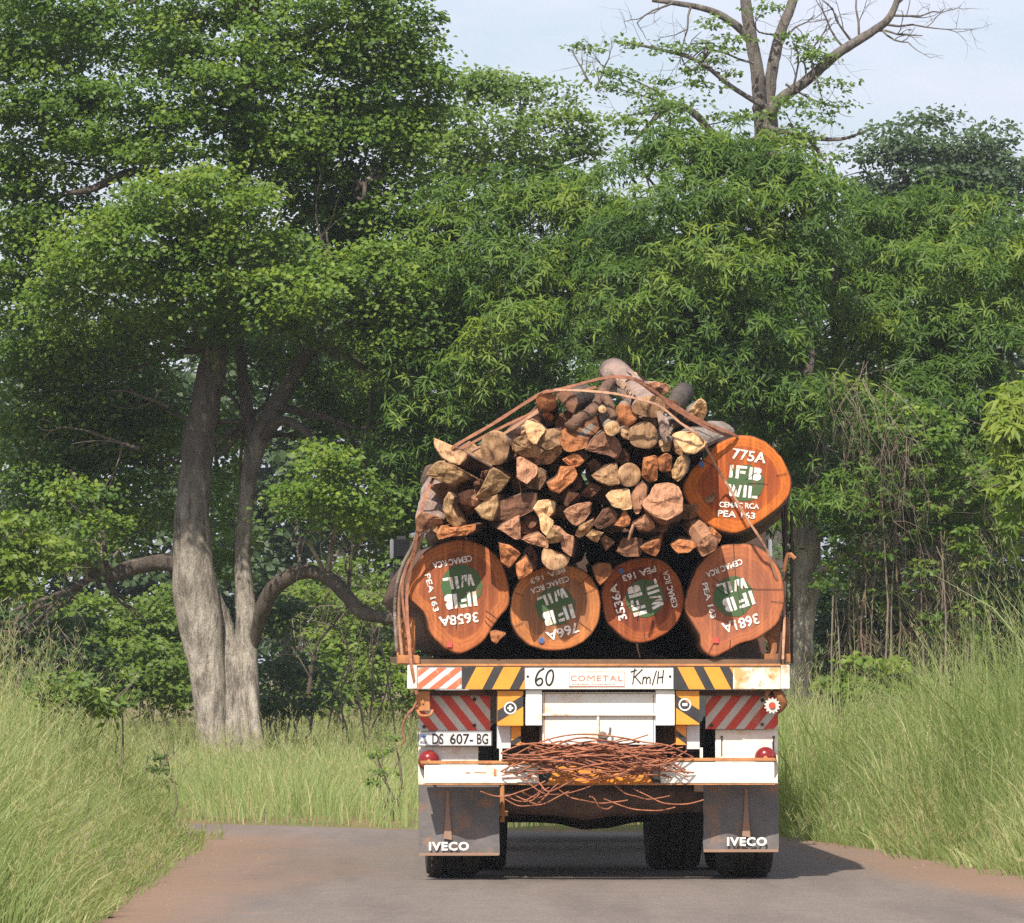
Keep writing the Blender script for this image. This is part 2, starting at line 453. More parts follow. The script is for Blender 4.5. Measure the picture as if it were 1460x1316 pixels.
# ---------------------------------------------------------------- lettering
BOLD = {  # stencil capitals drawn as blocks in a 0..1 tall box
 'I': (0.30, [[(0.03,0),(0.25,0),(0.25,1),(0.03,1)]]),
 'F': (0.70, [[(0,0),(.21,0),(.21,1),(0,1)], [(.27,.78),(.66,.80),(.66,1),(.27,1)], [(.27,.40),(.58,.42),(.58,.62),(.27,.60)]]),
 'B': (0.80, [[(0.02,0),(.22,0),(.22,1),(.02,1)], [(.29,0),(.58,0),(.74,.10),(.76,.36),(.62,.50),(.29,.50)],
              [(.29,.52),(.60,.52),(.73,.64),(.72,.88),(.58,1),(.29,1)]]),
 'W': (1.02, [[(0,1),(.20,.98),(.36,0),(.16,0)], [(.38,.05),(.52,.75),(.40,1),(.30,.55)], [(.46,0),(.66,.02),(.66,.55),(.58,.60)],
              [(.68,0),(.86,1),(1.0,.94),(.84,.02)]]),
 'L': (0.72, [[(0,0),(.21,0),(.21,1),(0,1)], [(.27,0),(.68,.0),(.68,.22),(.27,.2)]]),
}
def block_text(body):
    vs, fs, x = [], [], 0.0
    for ch in body:
        wdt, polys = BOLD[ch]
        for p in polys:
            ar = sum(p[i][0]*p[(i+1) % len(p)][1] - p[(i+1) % len(p)][0]*p[i][1] for i in range(len(p)))
            if ar < 0: p = p[::-1]
            b = len(vs)
            vs += [(x + a + random.uniform(-.015, .015), c + random.uniform(-.015, .015)) for a, c in p]
            fs.append(tuple(range(b, b + len(p))))
        x += wdt + .10
    return vs, fs

def font_text(body, bold=0.0, space=1.0):
    cu = bpy.data.curves.new('t', 'FONT')
    cu.body = body
    cu.offset = bold
    cu.resolution_u = 3
    cu.space_character = space
    o = bpy.data.objects.new('t', cu)
    COL.objects.link(o)
    bpy.context.view_layer.update()
    dg = bpy.context.evaluated_depsgraph_get()
    me = bpy.data.meshes.new_from_object(o.evaluated_get(dg))
    vs = [(v.co.x, v.co.y) for v in me.vertices]
    fs = [tuple(p.vertices) for p in me.polygons]
    bpy.data.objects.remove(o); bpy.data.curves.remove(cu); bpy.data.meshes.remove(me)
    return vs, fs

def put_text(mb, vf, cx, cy, hgt, wid, ang, y, mi=0, shear=0.0, jit=False):
    """flat print on the cross plane y, centred at that place, cap height and width in photo pixels"""
    vs, fs = vf
    if hgt > 7 and jit: vs = [(a + random.uniform(-.02, .02), c_ + random.uniform(-.02, .02)) for a, c_ in vs]
    xs = [v[0] for v in vs]; ys = [v[1] for v in vs]
    x0, x1, y0, y1 = min(xs), max(xs), min(ys), max(ys)
    px = (ROOT.y + y) / F
    c = T(cx, cy, y)
    ca, sa = math.cos(R(ang)), math.sin(R(ang))
    out = []
    for a, b in vs:
        u = ((a - x0) / (x1 - x0) - .5) * wid * px
        v = ((b - y0) / (y1 - y0) - .5) * hgt * px
        u += v * shear
        out.append((c.x + u*ca - v*sa, c.y, c.z + u*sa + v*ca))
    # faces must look back towards -y
    g = []
    for f in fs:
        ar = sum(out[f[i]][0]*out[f[(i+1) % len(f)]][2] - out[f[(i+1) % len(f)]][0]*out[f[i]][2] for i in range(len(f)))
        g.append(f if ar > 0 else f[::-1])
    mb.add(out, g, mi)

def strokes(mb, lines, wpx, y, mi=0):
    """hand-painted brush strokes given in photo pixels"""
    px = (ROOT.y + y) / F
    for k, ln in enumerate(lines):
        pts = [T(a, b, y - 0.0004*(k % 4)) for a, b in ln]
        if len(pts) > 2: pts, _ = catmull(pts, [0]*len(pts), 5)
        vs, fs = [], []
        for i, p in enumerate(pts):
            t = (pts[min(i+1, len(pts)-1)] - pts[max(i-1, 0)]).normalized()
            nrm = Vector((-t.z, 0, t.x)) * (wpx * px / 2)
            vs += [p + nrm, p - nrm]
            if i: fs.append((2*i-2, 2*i-1, 2*i+1, 2*i))
        g = []
        for f in fs:
            ar = sum(vs[f[i]].x*vs[f[(i+1) % 4]].z - vs[f[(i+1) % 4]].x*vs[f[i]].z for i in range(4))
            g.append(f if ar > 0 else f[::-1])
        mb.add(vs, g, mi)

# ---------------------------------------------------------------- the truck
truck = empty('timber_truck', FRAME, 'white flatbed truck with striped boards and mud flaps, carrying logs along the road', 'truck')

def clip_stripes(mb, x0, y0, x1, y1, lines, y, mi):
    """parallelogram stripes: (bottom x a, b, top x a, b) already inside the board, as polygons clipped to it"""
    for poly in lines:
        mb.ppoly(poly, y, mi)

def hclip(poly, axis, lim, keep_less):
    out = []
    n = len(poly)
    for i in range(n):
        a, b = poly[i], poly[(i+1) % n]
        ia = (a[axis] <= lim) == keep_less or a[axis] == lim
        ib = (b[axis] <= lim) == keep_less or b[axis] == lim
        if ia: out.append(a)
        if ia != ib:
            t = (lim - a[axis]) / (b[axis] - a[axis])
            out.append((a[0] + (b[0]-a[0])*t, a[1] + (b[1]-a[1])*t))
    return out
def striped(mb, x0, y0, x1, y1, slope, start, step, wdt, y, mi):
    """diagonal stripes clipped to the board; slope = px sideways per px down"""
    k = start
    H = y1 - y0
    while k < x1 + abs(slope)*H + step:
        poly = [(k, y0), (k + wdt, y0), (k + wdt + slope*H, y1), (k + slope*H, y1)]
        for ax, lim, less in ((0, x1, True), (0, x0, False), (1, y1, True), (1, y0, False)):
            if len(poly) >= 3: poly = hclip(poly, ax, lim, less)
        if len(poly) >= 3: mb.ppoly(poly, y, mi)
        k += step

# bed beam with its markings
b = MB().pbox(595, 950, 1113, 983, 0.0, .12).build('rear_beam', M['white'], truck, bevel=.004)
MB().pbox(594, 946.5, 1114, 950, -.012, .15).build('rusty_lip', M['rust_dusty'], b, bevel=.003)
for x0, x1 in ((581, 594.6), (1113.4, 1126)):
    MB().pbox(x0, 948, x1, 982.5, -.015, .16).build('beam_end', M['white_worn'], b, bevel=.004)
pm = MB().pbox(596, 952, 658, 982, -.006, .005, 0)
striped(pm, 596, 952, 658, 982, -1.25, 600, 24.5, 12.5, -.008, 1)
pm.build('striped_panel', [M['plate'], M['orange_red']], b)
for x0, x1, sl, st in ((658.6, 748, -.52, 596, ), (960, 1045, .52, 918)):
    pm = MB().pbox(x0, 951, x1, 982.6, -.006, .005, 0)
    if sl < 0:
        striped(pm, x0, 951, x1, 982.6, sl, 679, 39, 25, -.008, 1)
    else:
        striped(pm, x0, 951, x1, 982.6, sl, 966, 37, 23, -.008, 1)
    pm.build('striped_panel', [M['black'], M['yellow']], b)
MB().pbox(1047, 952, 1112.6, 982, -.005, .004).build('peeled_panel', M['rustpatch'], b)
sl_ = MB()
strokes(sl_, [[(776,953),(769,957),(765,964),(763.5,971),(766,976.5),(770.5,976.5),(773.5,972),(772,967.5),(768,967.5),(764.5,971)],
             [(785.5,955),(781,959),(778.5,967),(780,975),(784,976.5),(787.5,971),(789,963),(787.8,956.5),(785.2,955)]], 2.6, -.003)
sl_.build('speed_lettering', M['ink'], b)
lm = MB()
KM_ = ([[(905,953),(902,976)], [(916,954),(904,966)], [(905,964),(909,969),(914,975)], [(899,958),(908,955)],
             [(916,975.5),(917.3,965)], [(917.3,968),(919.6,965.2),(921.8,967.5),(921.3,975)], [(921.8,968),(924.6,965.2),(927,967.5),(926.6,975)], [(936,956),(933,966),(930,977)], [(939,957),(937,975)], [(946,955),(944,974)], [(938,966),(945,965)]])
km_ = MB(); strokes(km_, [q for q in KM_ if q[0][0] < 929], 1.6, -.003); km_.build('speed_lettering', M['ink'], b)
strokes(lm, [q for q in KM_ if q[0][0] > 929], 1.6, -.003)
for dx in (752.5, 955.5):
    c = T(dx, 964.5, -.003); rr = 1.9*ROOT.y/F
    lm.add([(c.x + rr*math.cos(a), c.y, c.z + rr*math.sin(a)) for a in [i*math.pi/5 for i in range(10)]], [tuple(range(10))])
lm.build('speed_lettering', M['ink'], b)
pm = MB().pbox(811, 957, 891, 979, -.005, .004, 0)
put_text(pm, font_text('CO', .012, 1.15), 824, 967, 8.2, 21, 0, -.007, 1)
put_text(pm, font_text('ETAL', .012, 1.15), 869.5, 967, 8.2, 37, 0, -.007, 1)
for q in ([(838, 971), (838, 963)], [(838.3, 963.2), (842.6, 967.4)], [(842.6, 967.4), (846.9, 963.2)], [(847.2, 971), (847.2, 963)]): strokes(pm, [q], 1.5, -.0072, 1)
put_text(pm, font_text('A CETAMO  MOZAMBIQUE'), 846, 975.6, 2.2, 62, 0, -.007, 2)
for a in ((811.5,957.5,890.5,958.1), (811.5,978,890.5,978.6), (811.5,957.5,812.1,978.6), (889.9,957.5,890.5,978.6)):
    pm.ppoly([(a[0],a[1]),(a[2],a[1]),(a[2],a[3]),(a[0],a[3])], -.0066, 1)
pm.build('maker_plate', [M['white'], M['redink'], M['ink']], b)

# bed, chassis
d = MB().pbox(585, 940, 1122, 949.5, .165, 7.3)
d.build('bed_floor', M['deck'], truck)
ch = MB()
for x0, x1 in ((738, 760), (946, 968)):
    ch.pbox(x0, 984, x1, 1045, .30, 7.0)
for yy in (.9, 2.6, 4.4, 6.2):
    ch.pbox(590, 951, 1118, 972, yy, .12)
ch.pbox(715, 1030, 990, 1075, .55, .12)
ch.build('chassis_frame', M['dark_rust'], truck)
MB().pbox(618, 690, 1092, 948, 6.75, .08).build('headboard', M['dark_rust'], truck)  # dark colour stands in for the shade behind the logs
MB().pbox(590, 984, 1116, 992, .14, .12).build('cross_member', M['dark_rust'], truck)

# stakes at the sides of the bed
sm = MB().pbox(566, 880, 592, 946, .30, .10, 0)
sm.build('side_stake', M['rust_dusty'], truck, bevel=.004)
s2 = MB().pbox(567, 934, 598, 947, .05, .22).build('stake_foot', M['rust_dusty'], truck, bevel=.006)
hm = MB()
for hx, hy in ((581, 894), (576, 905), (581, 915), (577, 925), (573, 888)):
    c = T(hx, hy, .297)
    hm.tube([c, c + Vector((.006, -.025, -.004))], .016, 8)
hm.build('stake_bolt', M['rust'], truck)
for (a, c) in (((1119, 690), (1123, 946)), ((1128, 730), (1131, 946))):
    MB().pbox(a[0], a[1], c[0], c[1], .35 if a[0] < 1120 else .9, .07).build('side_stake', M['dark_rust'], truck)
pk = MB().pbox(1095, 880, 1125, 946, .34, .02)
MB().pbox(1090, 932, 1127, 944, .18, .155).build('stake_foot', M['rust'], truck)
pk.tube([T(1092, 905, .25), T(1104, 920, .22), T(1100, 938, .2)], .02, 6, sub=3)
MB().tube([T(1118, 815, .3), T(1124, 790, .28), T(1134, 797, .25)], .014, 6, sub=3).build('hook', M['rust'], truck)
pk.build('stake_pocket', M['rust'], truck)
hm = MB()
for hx, hy in ((1116, 907), (1116, 922)):
    c = T(hx, hy, .338)
    hm.tube([c, c + Vector((0, -.012, 0))], .018, 10)
hm.build('stake_bolt', M['dark_rust'], truck)

# striped warning boards
for x0, y0, x1, y1, sl, st, step, wd in ((596.5, 986, 699, 1041.5, .80, 540, 27.5, 14.5), (1006, 988, 1109.5, 1039.5, -.80, 1020, 27.5, 14.5)):
    pm = MB().pbox(x0, y0, x1, y1, .22, .02, 0)
    striped(pm, x0, y0, x1, y1, sl, st, step, wd, .218, 1)
    o = pm.build('warning_board', [M['grey_white'], M['red']], truck)
    bm_ = MB()
    for ax, ay in ((.78, .2), (.78, .87), (.08, .9)):
        c = T(x0 + (x1-x0)*ax, y0 + (y1-y0)*ay, .216)
        bm_.tube([c, c + Vector((0, -.012, 0))], .012, 8)
    bm_.build('bolt', M['dark_rust'], o)

# number plate
pl = MB().pbox(595.5, 1042.3, 701.5, 1064, .19, .012, 0)
pl = pl.build('number_plate', M['plate'], truck, bevel=.003)
lm = MB()
put_text(lm, font_text('DS', .012), 624.3, 1053.4, 15, 16, 0, .187)
put_text(lm, font_text('607-', .012), 658, 1053.4, 15, 33, 0, .187)
put_text(lm, font_text('BG', .012), 688, 1053.4, 15, 16, 0, .187)
put_text(lm, font_text('RCA', .02), 604, 1058.5, 3.5, 9, 0, .187)
for a in ((596, 1042.8, 701, 1043.6), (596, 1062.8, 701, 1063.6), (596, 1042.8, 596.8, 1063.6), (700.2, 1042.8, 701, 1063.6)):
    lm.ppoly([(a[0],a[1]),(a[2],a[1]),(a[2],a[3]),(a[0],a[3])], .1876)
lm.build('plate_lettering', M['ink'], pl)
c = T(604, 1049.5, .187)
MB().add([(c.x + .017*math.cos(a), c.y, c.z + .010*math.sin(a)) for a in [i*math.pi/7 for i in range(14)]], [tuple(range(14))]).build('blue_emblem', M['blue'], pl)

# white lamp panels
for x0, y0, x1, y1 in ((596.5, 1064.5, 682, 1119), (1020, 1040, 1109, 1117)):
    o = MB().pbox(x0, y0, x1, y1, .26, .02).build('lamp_panel', M['white'], truck, bevel=.003)
    if x0 > 900:
        hm = MB()
        for hx in (1029, 1103):
            hm.pbox(hx - .8, 1052, hx + .8, 1078, .257, .002)
            c = T(hx, 1051, .255); hm.tube([c, c + Vector((0, -.01, 0))], .009, 8)
        hm.build('slot', M['dark_rust'], o)
def dome(cx, cy, rpx, y):
    c = T(cx, cy, y); rr = rpx * (ROOT.y + y) / F
    Mx = Matrix.Translation(c) @ Matrix.Rotation(R(90), 4, 'X')
    return MB().lathe([(rr*1.02, -.05), (rr*1.02, .006), (rr*.97, .02), (rr*.8, .038), (rr*.45, .052), (rr*.12, .056)], Matrix(Mx), 24)
for cx, cy in ((611.5, 1085), (1091.5, 1080)):
    o = dome(cx, cy, 15, .22).build('tail_lamp', M['lens'], truck, smooth=True)
    dome(cx, cy + 1, 3.2, .17).build('lamp_bolt', M['rust_dusty'], o, smooth=True)

# bumper in three lengths
for x0, y0, x1 in ((605, 1090, 768), (942, 1086, 1104)):
    o = MB().pbox(x0, y0, x1, 1117, 0, .02).build('bumper_bar', M['white'], truck, bevel=.004)
    MB().pbox(x0 - 5, y0 - 5, x1 + 2, y0 - .6, -.006, .13).build('bumper_ledge', M['rust_dusty'], o, bevel=.003)
    MB().pbox(x0 - 1, 1117.4, x1 + 1, 1119, -.004, .11).build('bumper_flange', M['rust_dusty'], o)
    if x0 < 700:
        mk_ = MB()
        for a in ((664,1100.5,670,1103), (676,1100.5,693,1102.5), (704,1096,708,1107), (716,1100,737,1102.5)):
            mk_.ppoly([(a[0],a[1]),(a[2],a[1]+.5),(a[2],a[3]),(a[0],a[3]-.5)], -.002)
        mk_.build('rust_mark', M['rust_dusty'], o)
pm = MB().pbox(768.6, 1084, 941.4, 1117, .09, .02, 0)
pm.ppoly([(780, 1117), (793, 1092), (918, 1092), (931, 1117)], .088, 1)
pm.build('bumper_bar', [M['black'], M['yellow']], truck)
MB().pbox(760, 1117.4, 952, 1119.5, .02, .10).build('bumper_flange', M['rust_dusty'], truck)

# centre locker and the yellow uprights
lk = MB().pbox(773.5, 987, 934.5, 1062, .075, .5).build('locker_door', M['white'], truck, bevel=.003)
lm = MB().pbox(770, 1017.5, 938, 1020.6, .05, .024)
lm.pbox(851, 1021, 854.5, 1056, .055, .02)
lm.build('door_rail', M['white_worn'], lk, bevel=.002)
fm = MB()
for a in ((776, 988.5, 932, 989.3), (776, 989.3, 776.8, 1060), (931.2, 989.3, 932, 1060)):
    fm.pbox(a[0], a[1], a[2], a[3], .071, .0035)
fm.build('door_seam', M['rust'], lk)
c = T(859, 1049, .04)
hm = MB().lathe([(.028, -.04), (.030, 0), (.022, .018), (.01, .022)], Matrix.Translation(c) @ Matrix.Rotation(R(90), 4, 'X'), 14)
hm.tube([c + Vector((.01, -.01, -.02)), c + Vector((.045, -.02, .01)), c + Vector((.05, -.02, .055))], .009, 6, sub=3)
hm.build('door_latch', M['bark_grey'], lk, smooth=True)
for x0, x1 in ((749.5, 772.8), (935.2, 962)):
    MB().pbox(x0, 984, x1, 1034.5, .03, .25).build('upright', M['white'], truck, bevel=.003)
for (x0, x1, y1, s_) in ((709.5, 746, 1034.5, 1), (964, 997, 1033, -1)):
    pm = MB().pbox(x0, 985, x1, y1, .03, .2, 0)
    Wd = x1 - x0
    if s_ > 0: poly = [(x0, 1013), (x1, 991), (x1, 1007), (x0, 1029)]
    else: poly = [(x0, 991), (x1, 1012), (x1, 1031), (x0, 1009)]
    pm.ppoly(poly, .028, 1)
    o = pm.build('yellow_upright', [M['yellow'], M['black']], truck, bevel=.0)
    rx, ry = (727.5, 1009.5) if s_ > 0 else (976.5, 1004.5)
    c = T(rx, ry, .026)
    k = ROOT.y / F
    rm = MB()
    n = 28
    vs = []
    for i in range(n):
        a = 2*math.pi*i/n
        vs += [(c.x + 9*k*math.cos(a), c.y, c.z + 9*k*math.sin(a)), (c.x + 7*k*math.cos(a), c.y, c.z + 7*k*math.sin(a))]
    rm.add(vs, [(2*i, 2*((i+1) % n), 2*((i+1) % n)+1, 2*i+1) for i in range(n)])
    if s_ > 0:
        rm.pbox(rx-1.5, ry-4, rx+1.5, ry+4, .0255, .001); rm.pbox(rx-4, ry-1.5, rx-1.6, ry+1.5, .0255, .001); rm.pbox(rx+1.6, ry-1.5, rx+4, ry+1.5, .0255, .001)
    else:
        rm.pbox(rx-3.6, ry-2, rx+3.6, ry+2, .0255, .001)
    rm.build('ring_mark', M['white_mark'], o)
    lo = MB()
    if s_ > 0:
        lo.pbox(709, 1035, 728, 1067, .12, .15, 0); lo.pbox(729, 1035, 742.5, 1062, .10, .15, 1)
        lo.ppoly([(729, 1062), (729, 1056), (742.5, 1049), (742.5, 1056), (734, 1062)], .098, 2)
    else:
        lo.pbox(979, 1034, 997.5, 1068, .12, .15, 0); lo.pbox(964, 1034, 978.4, 1062, .10, .15, 1)
        lo.ppoly([(964, 1041), (978.4, 1052), (978.4, 1061), (964, 1050)], .098, 2)
    lo.build('tow_block', [M['plate'], M['yellow'], M['black']], truck)
for x in (714, 1000):
    MB().pbox(x - 2, 1066, x + 2, 1085, .05, .03).build('pin', M['white_worn'], truck)

# strap winches under the beam ends
wm = MB().pbox(593, 985, 613, 1014, .06, .08, 0)
c = T(606, 1012, .05)
wm.tube([c + Vector((-.05, 0, 0)), c + Vector((-.03, -.02, -.035)), c + Vector((.03, -.02, -.035)), c + Vector((.05, 0, 0))], .010, 6, sub=3)
wm.pbox(601, 994, 605, 1004, .05, .009)
wm.build('strap_winch', M['rust_dusty'], truck, bevel=.004)
c = T(1101, 1006, .03)
gm = MB()
n = 13
out, inn = [], []
for i in range(n*4):
    a = 2*math.pi*i/(n*4)
    r_ = (11.5 if i % 4 < 2 else 9.2) * ROOT.y/F
    out.append(Vector((c.x + r_*math.cos(a), c.y, c.z + r_*math.sin(a))))
    inn.append(Vector((c.x + 4.8*ROOT.y/F*math.cos(a), c.y, c.z + 4.8*ROOT.y/F*math.sin(a))))
nn = n*4
bk = [v + Vector((0, .03, 0)) for v in out]; ib = [v + Vector((0, .03, 0)) for v in inn]
gm.add(out + inn + bk + ib, [(i, (i+1) % nn, nn + (i+1) % nn, nn + i) for i in range(nn)] +
       [((i+1) % nn, i, 2*nn + i, 2*nn + (i+1) % nn) for i in range(nn)] + [(nn + i, nn + (i+1) % nn, 3*nn + (i+1) % nn, 3*nn + i) for i in range(nn)])
g_ = gm.build('ratchet_gear', M['grey_white'], truck)
hm = MB().tube([c + Vector((0, -.01, 0)), c + Vector((0, .12, 0))], .020, 12)
hm.build('gear_shaft', M['red'], g_)
hm = MB().tube([T(1106, 984, .08), T(1112, 992, .06), T(1116, 1004, .07), T(1108, 1016, .08)], [.025, .035, .03, .014], 8, sub=4)
hm.tube([T(1096, 984, .08), T(1093, 992, .06), T(1097, 998, .06)], [.02, .014, .01], 6, sub=3)
hm.build('ratchet_pawl', M['rust'], truck, smooth=True)
hm = MB().tube([T(594, 1000, .05), T(588, 1012, .04), T(579, 1022, .05), T(573, 1040, .05), T(577, 1054, .04), T(572, 1062, .05)], .007, 6, sub=4)
hm.tube([T(596, 1006, .05), T(584, 1014, .05), T(576, 1030, .06)], .006, 6, sub=4)
hm.build('strap_end', M['strap'], truck)

# mud flaps
for x0, y0, x1, y1, tx, ty, tw in ((597, 1119.5, 712, 1219, 640, 1206.5, 57), (1003, 1116, 1110, 1214, 1065, 1199.8, 57)):
    nx, nz = 10, 8
    vs, fs = [], []
    for j in range(nz + 1):
        for i in range(nx + 1):
            q = T(x0 + (x1-x0)*i/nx + random.uniform(-.6, .6), y0 + (y1-y0)*j/nz, .26)
            q.y += .022*math.sin(i*.9 + j*.3)*(j/nz) + .02*(j/nz)**2
            vs.append(q)
    for j in range(nz):
        for i in range(nx):
            a = j*(nx+1) + i
            fs.append((a, a + nx + 1, a + nx + 2, a + 1))
    m_ = len(vs)
    vs += [v + Vector((0, .012, 0)) for v in vs]
    fs2 = list(fs) + [tuple(m_ + k for k in f[::-1]) for f in fs]
    rim = [i for i in range(nx+1)] + [j*(nx+1) + nx for j in range(1, nz+1)] + [nz*(nx+1) + i for i in range(nx-1, -1, -1)] + [j*(nx+1) for j in range(nz-1, 0, -1)]
    fs2 += [(rim[k], rim[(k+1) % len(rim)], m_ + rim[(k+1) % len(rim)], m_ + rim[k]) for k in range(len(rim))]
    o = MB().add(vs, fs2).build('mud_flap', M['flap'], truck, smooth=False)
    lm = MB()
    put_text(lm, font_text('IVECO', .04, 1.14), tx, ty, 12.5, tw, 0, .240)
    for i_, v in enumerate(lm.v):
        lm.v[i_] = (v[0], v[1], v[2])
    lm.build('flap_lettering', M['white_mark'], o)
    e = MB()
    e.pbox(x0 + .5, y1 - 3.2, x1 - .5, y1 + 1, .236, .012)
    e.build('flap_hem', M['flap_dust'], o)
    e = MB()
    xs_ = x0 + (x1-x0)*(.36 if x0 < 800 else .57)
    e.ppoly([(xs_ - 2, y0 + 8), (xs_ + 2, y0 + 8), (xs_ + 3, y0 + 40), (xs_ + 6, y0 + 78), (xs_ - 6, y0 + 76), (xs_ - 3, y0 + 40)], .241)
    e.build('rust_run', M['flap_dust'], o)
MB().pbox(686, 1120, 712, 1160, .30, .02).build('flap_bracket', M['dark_rust'], truck)
MB().pbox(990, 1117, 1020, 1158, .30, .02).build('flap_bracket', M['dark_rust'], truck)

# axles and wheels
def wheel(cx, yax, wdt, name='wheel', rad=.50):
    """tyre with shoulder and tread blocks, turning about x"""
    z0 = rad
    c = Vector((T(cx, 1100, yax).x, yax, z0))
    Mx = Matrix.Translation(c) @ Matrix.Rotation(R(90), 4, 'Y')
    h = wdt/2
    ty = MB().lathe([(.28, -h*.85), (.40, -h), (.47, -h*.96), (rad - .012, -h*.80), (rad, -h*.7), (rad, -h*.36), (rad-.018, -h*.33), (rad-.018, -h*.27), (rad, -h*.24),
                     (rad, h*.24), (rad-.018, h*.27), (rad-.018, h*.33), (rad, h*.36), (rad, h*.7), (rad - .012, h*.8), (.47, h*.96), (.40, h), (.28, h*.85)], Mx, 48)
    n = 44
    for i in range(n):
        a = 2*math.pi*i/n
        for s_ in (-1, 1):
            q = Mx @ Matrix.Rotation(a, 4, 'Z') @ Matrix.Translation((rad - .004, 0, s_*h*.62))
            v = [q @ Vector((dx, dy, dz)) for dx in (-.01, .012) for dy in (-.022, .022) for dz in (-h*.2, h*.2)]
            ty.add(v, [(0,1,3,2),(4,6,7,5),(0,4,5,1),(2,3,7,6),(0,2,6,4),(1,5,7,3)])
    wo = ty.build('wheel', M['tyre'], truck)
    MB().lathe([(.05, -h*.5), (.275, -h*.5), (.28, -h*.84), (.262, -h*.84), (.25, h*.3), (.262, h*.84), (.28, h*.84), (.275, h*.2), (.05, h*.2)], Mx, 28).build('rim', M['dark_rust'], wo)
    return wo
wheel(645, .93, .36); wheel(1060, .93, .36)
wheel(959, 2.3, .37); wheel(1040, 2.3, .33); wheel(690, 2.3, .30); wheel(634, 2.3, .22)
wheel(655, 6.4, .34); wheel(1030, 6.4, .34)
ax = MB().tube([T(690, 1140, .93), T(735, 1140, .93), T(790, 1142, .93), T(835, 1142, .93), T(880, 1142, .93), T(935, 1140, .93), T(1010, 1138, .93)], [.085, .10, .10, .13, .10, .10, .085], 16, sub=4)
ax.build('tag_axle', M['axle'], truck, smooth=True)
ax = MB().tube([T(690, 1146, 2.3), T(760, 1146, 2.3), T(795, 1146, 2.3), T(830, 1146, 2.3), T(868, 1146, 2.3), T(905, 1146, 2.3), T(960, 1145, 2.3)],
               [.13, .13, .14, .18, .17, .13, .13], 16, sub=4)
ax.build('drive_axle', M['dark_rust'], truck, smooth=True)
hm = MB().lathe([(.17, -.16), (.18, 0), (.15, .06), (.08, .09)], Matrix.Translation(T(838, 1146, 2.05)) @ Matrix.Rotation(R(90), 4, 'X'), 20)
hm.build('axle_housing', M['dark_rust'], truck, smooth=True)
hm = MB()
for i in range(6):
    hm.pbox(722 + i*.7, 1142 + 4*i, 750 - i*.7, 1145.2 + 4*i, 1.2 - i*.0, 1.7)
    hm.pbox(882 + i*.7, 1142 + 4*i, 912 - i*.7, 1145.2 + 4*i, 1.2, 1.7)
hm.build('leaf_spring', M['dark_rust'], truck)
hm = MB().tube([T(708, 1160, .4), T(724, 1160, .4)], .018, 8)
hm.tube([T(716, 1120, .42), T(716, 1172, .42)], .016, 8)
hm.build('air_fitting', M['rust_dusty'], truck)
hm = MB()
c = T(735, 1120, 1.5)
hm.tube([T(728, 1090, 1.1), T(728, 1160, 1.1)], .11, 14)
hm.tube([T(975, 1085, 1.1), T(975, 1155, 1.1)], .11, 14)
hm.build('air_bellows', M['tyre'], truck)

# cab at the far end with its mirrors
cb = MB().pbox(628, 705, 1072, 1110, 7.75, 1.75)
cb.build('cab', M['cab'], truck, bevel=.12)
for sx in (-1, 1):
    ox = 0 if sx < 0 else 0
    def q(px_, py_, y_):
        p = T(px_, py_, y_)
        if sx > 0: p.x = -p.x + 2*T(829, 900, 8.0).x
        return p
    hm = MB()
    hm.tube([q(640, 772, 8.3), q(600, 762, 8.2), q(585, 764, 8.15)], .018, 8, sub=3)
    hm.tube([q(640, 850, 8.3), q(600, 856, 8.2), q(580, 850, 8.15)], .018, 8, sub=3)
    hm.build('mirror_arm', M['chrome'], truck)
    def rbox(x0, y0, x1, y1, y_, dep):
        a, b_ = q(x0, y0, y_), q(x1, y1, y_ + dep)
        return MB().box(a, b_)
    o = rbox(556, 764, 588, 798, 8.05, .14).build('mirror', M['black'], truck, bevel=.055)
    rbox(561, 769, 584, 793, 8.035, .014).build('mirror_glass', M['darkglass'], o)
    rbox(556, 768, 561, 797, 8.02, .03).build('mirror_rim', M['chrome'], o, bevel=.008)
    o = rbox(556, 805, 590, 852, 8.05, .12).build('mirror', M['black'], truck, bevel=.055)
    rbox(561, 810, 586, 847, 8.035, .014).build('mirror_glass', M['darkglass'], o)

# ---------------------------------------------------------------- the big logs
ZM = {'A': (540,500,4.3875), 'B': (820,500,4.388), 'C': (540,750,4.5625), 'D': (820,750,4.424), 'E': (600,560,8.775),
      'G': (680,660,7.311), 'H': (740,540,8.225), 'I': (830,500,8.111), 'J': (820,640,7.739), 'P': (0,0,1.0)}
def zp(z, pts):
    ox, oy, s_ = ZM[z]
    return [(ox + a/s_, oy + b_/s_) for a, b_ in pts]

def resample(pts, n, smooth=True):
    q = [Vector((a, b_, 0)) for a, b_ in pts]
    if smooth:
        m = len(q); out = []
        for i in range(m):
            p0, p1, p2, p3 = q[i-1], q[i], q[(i+1) % m], q[(i+2) % m]
            for j in range(6):
                t = j/6
                out.append(0.5*((2*p1) + (p2-p0)*t + (2*p0-5*p1+4*p2-p3)*t*t + (3*p1-p0-3*p2+p3)*t**3))
        q = out
    m = len(q)
    L = [0]
    for i in range(m): L.append(L[-1] + (q[(i+1) % m] - q[i]).length)
    res = []
    k = 0
    for i in range(n):
        s_ = L[-1]*i/n
        while L[k+1] < s_: k += 1
        t = (s_ - L[k]) / max(L[k+1]-L[k], 1e-9)
        p = q[k].lerp(q[(k+1) % m], t)
        res.append((p.x, p.y))
    return res

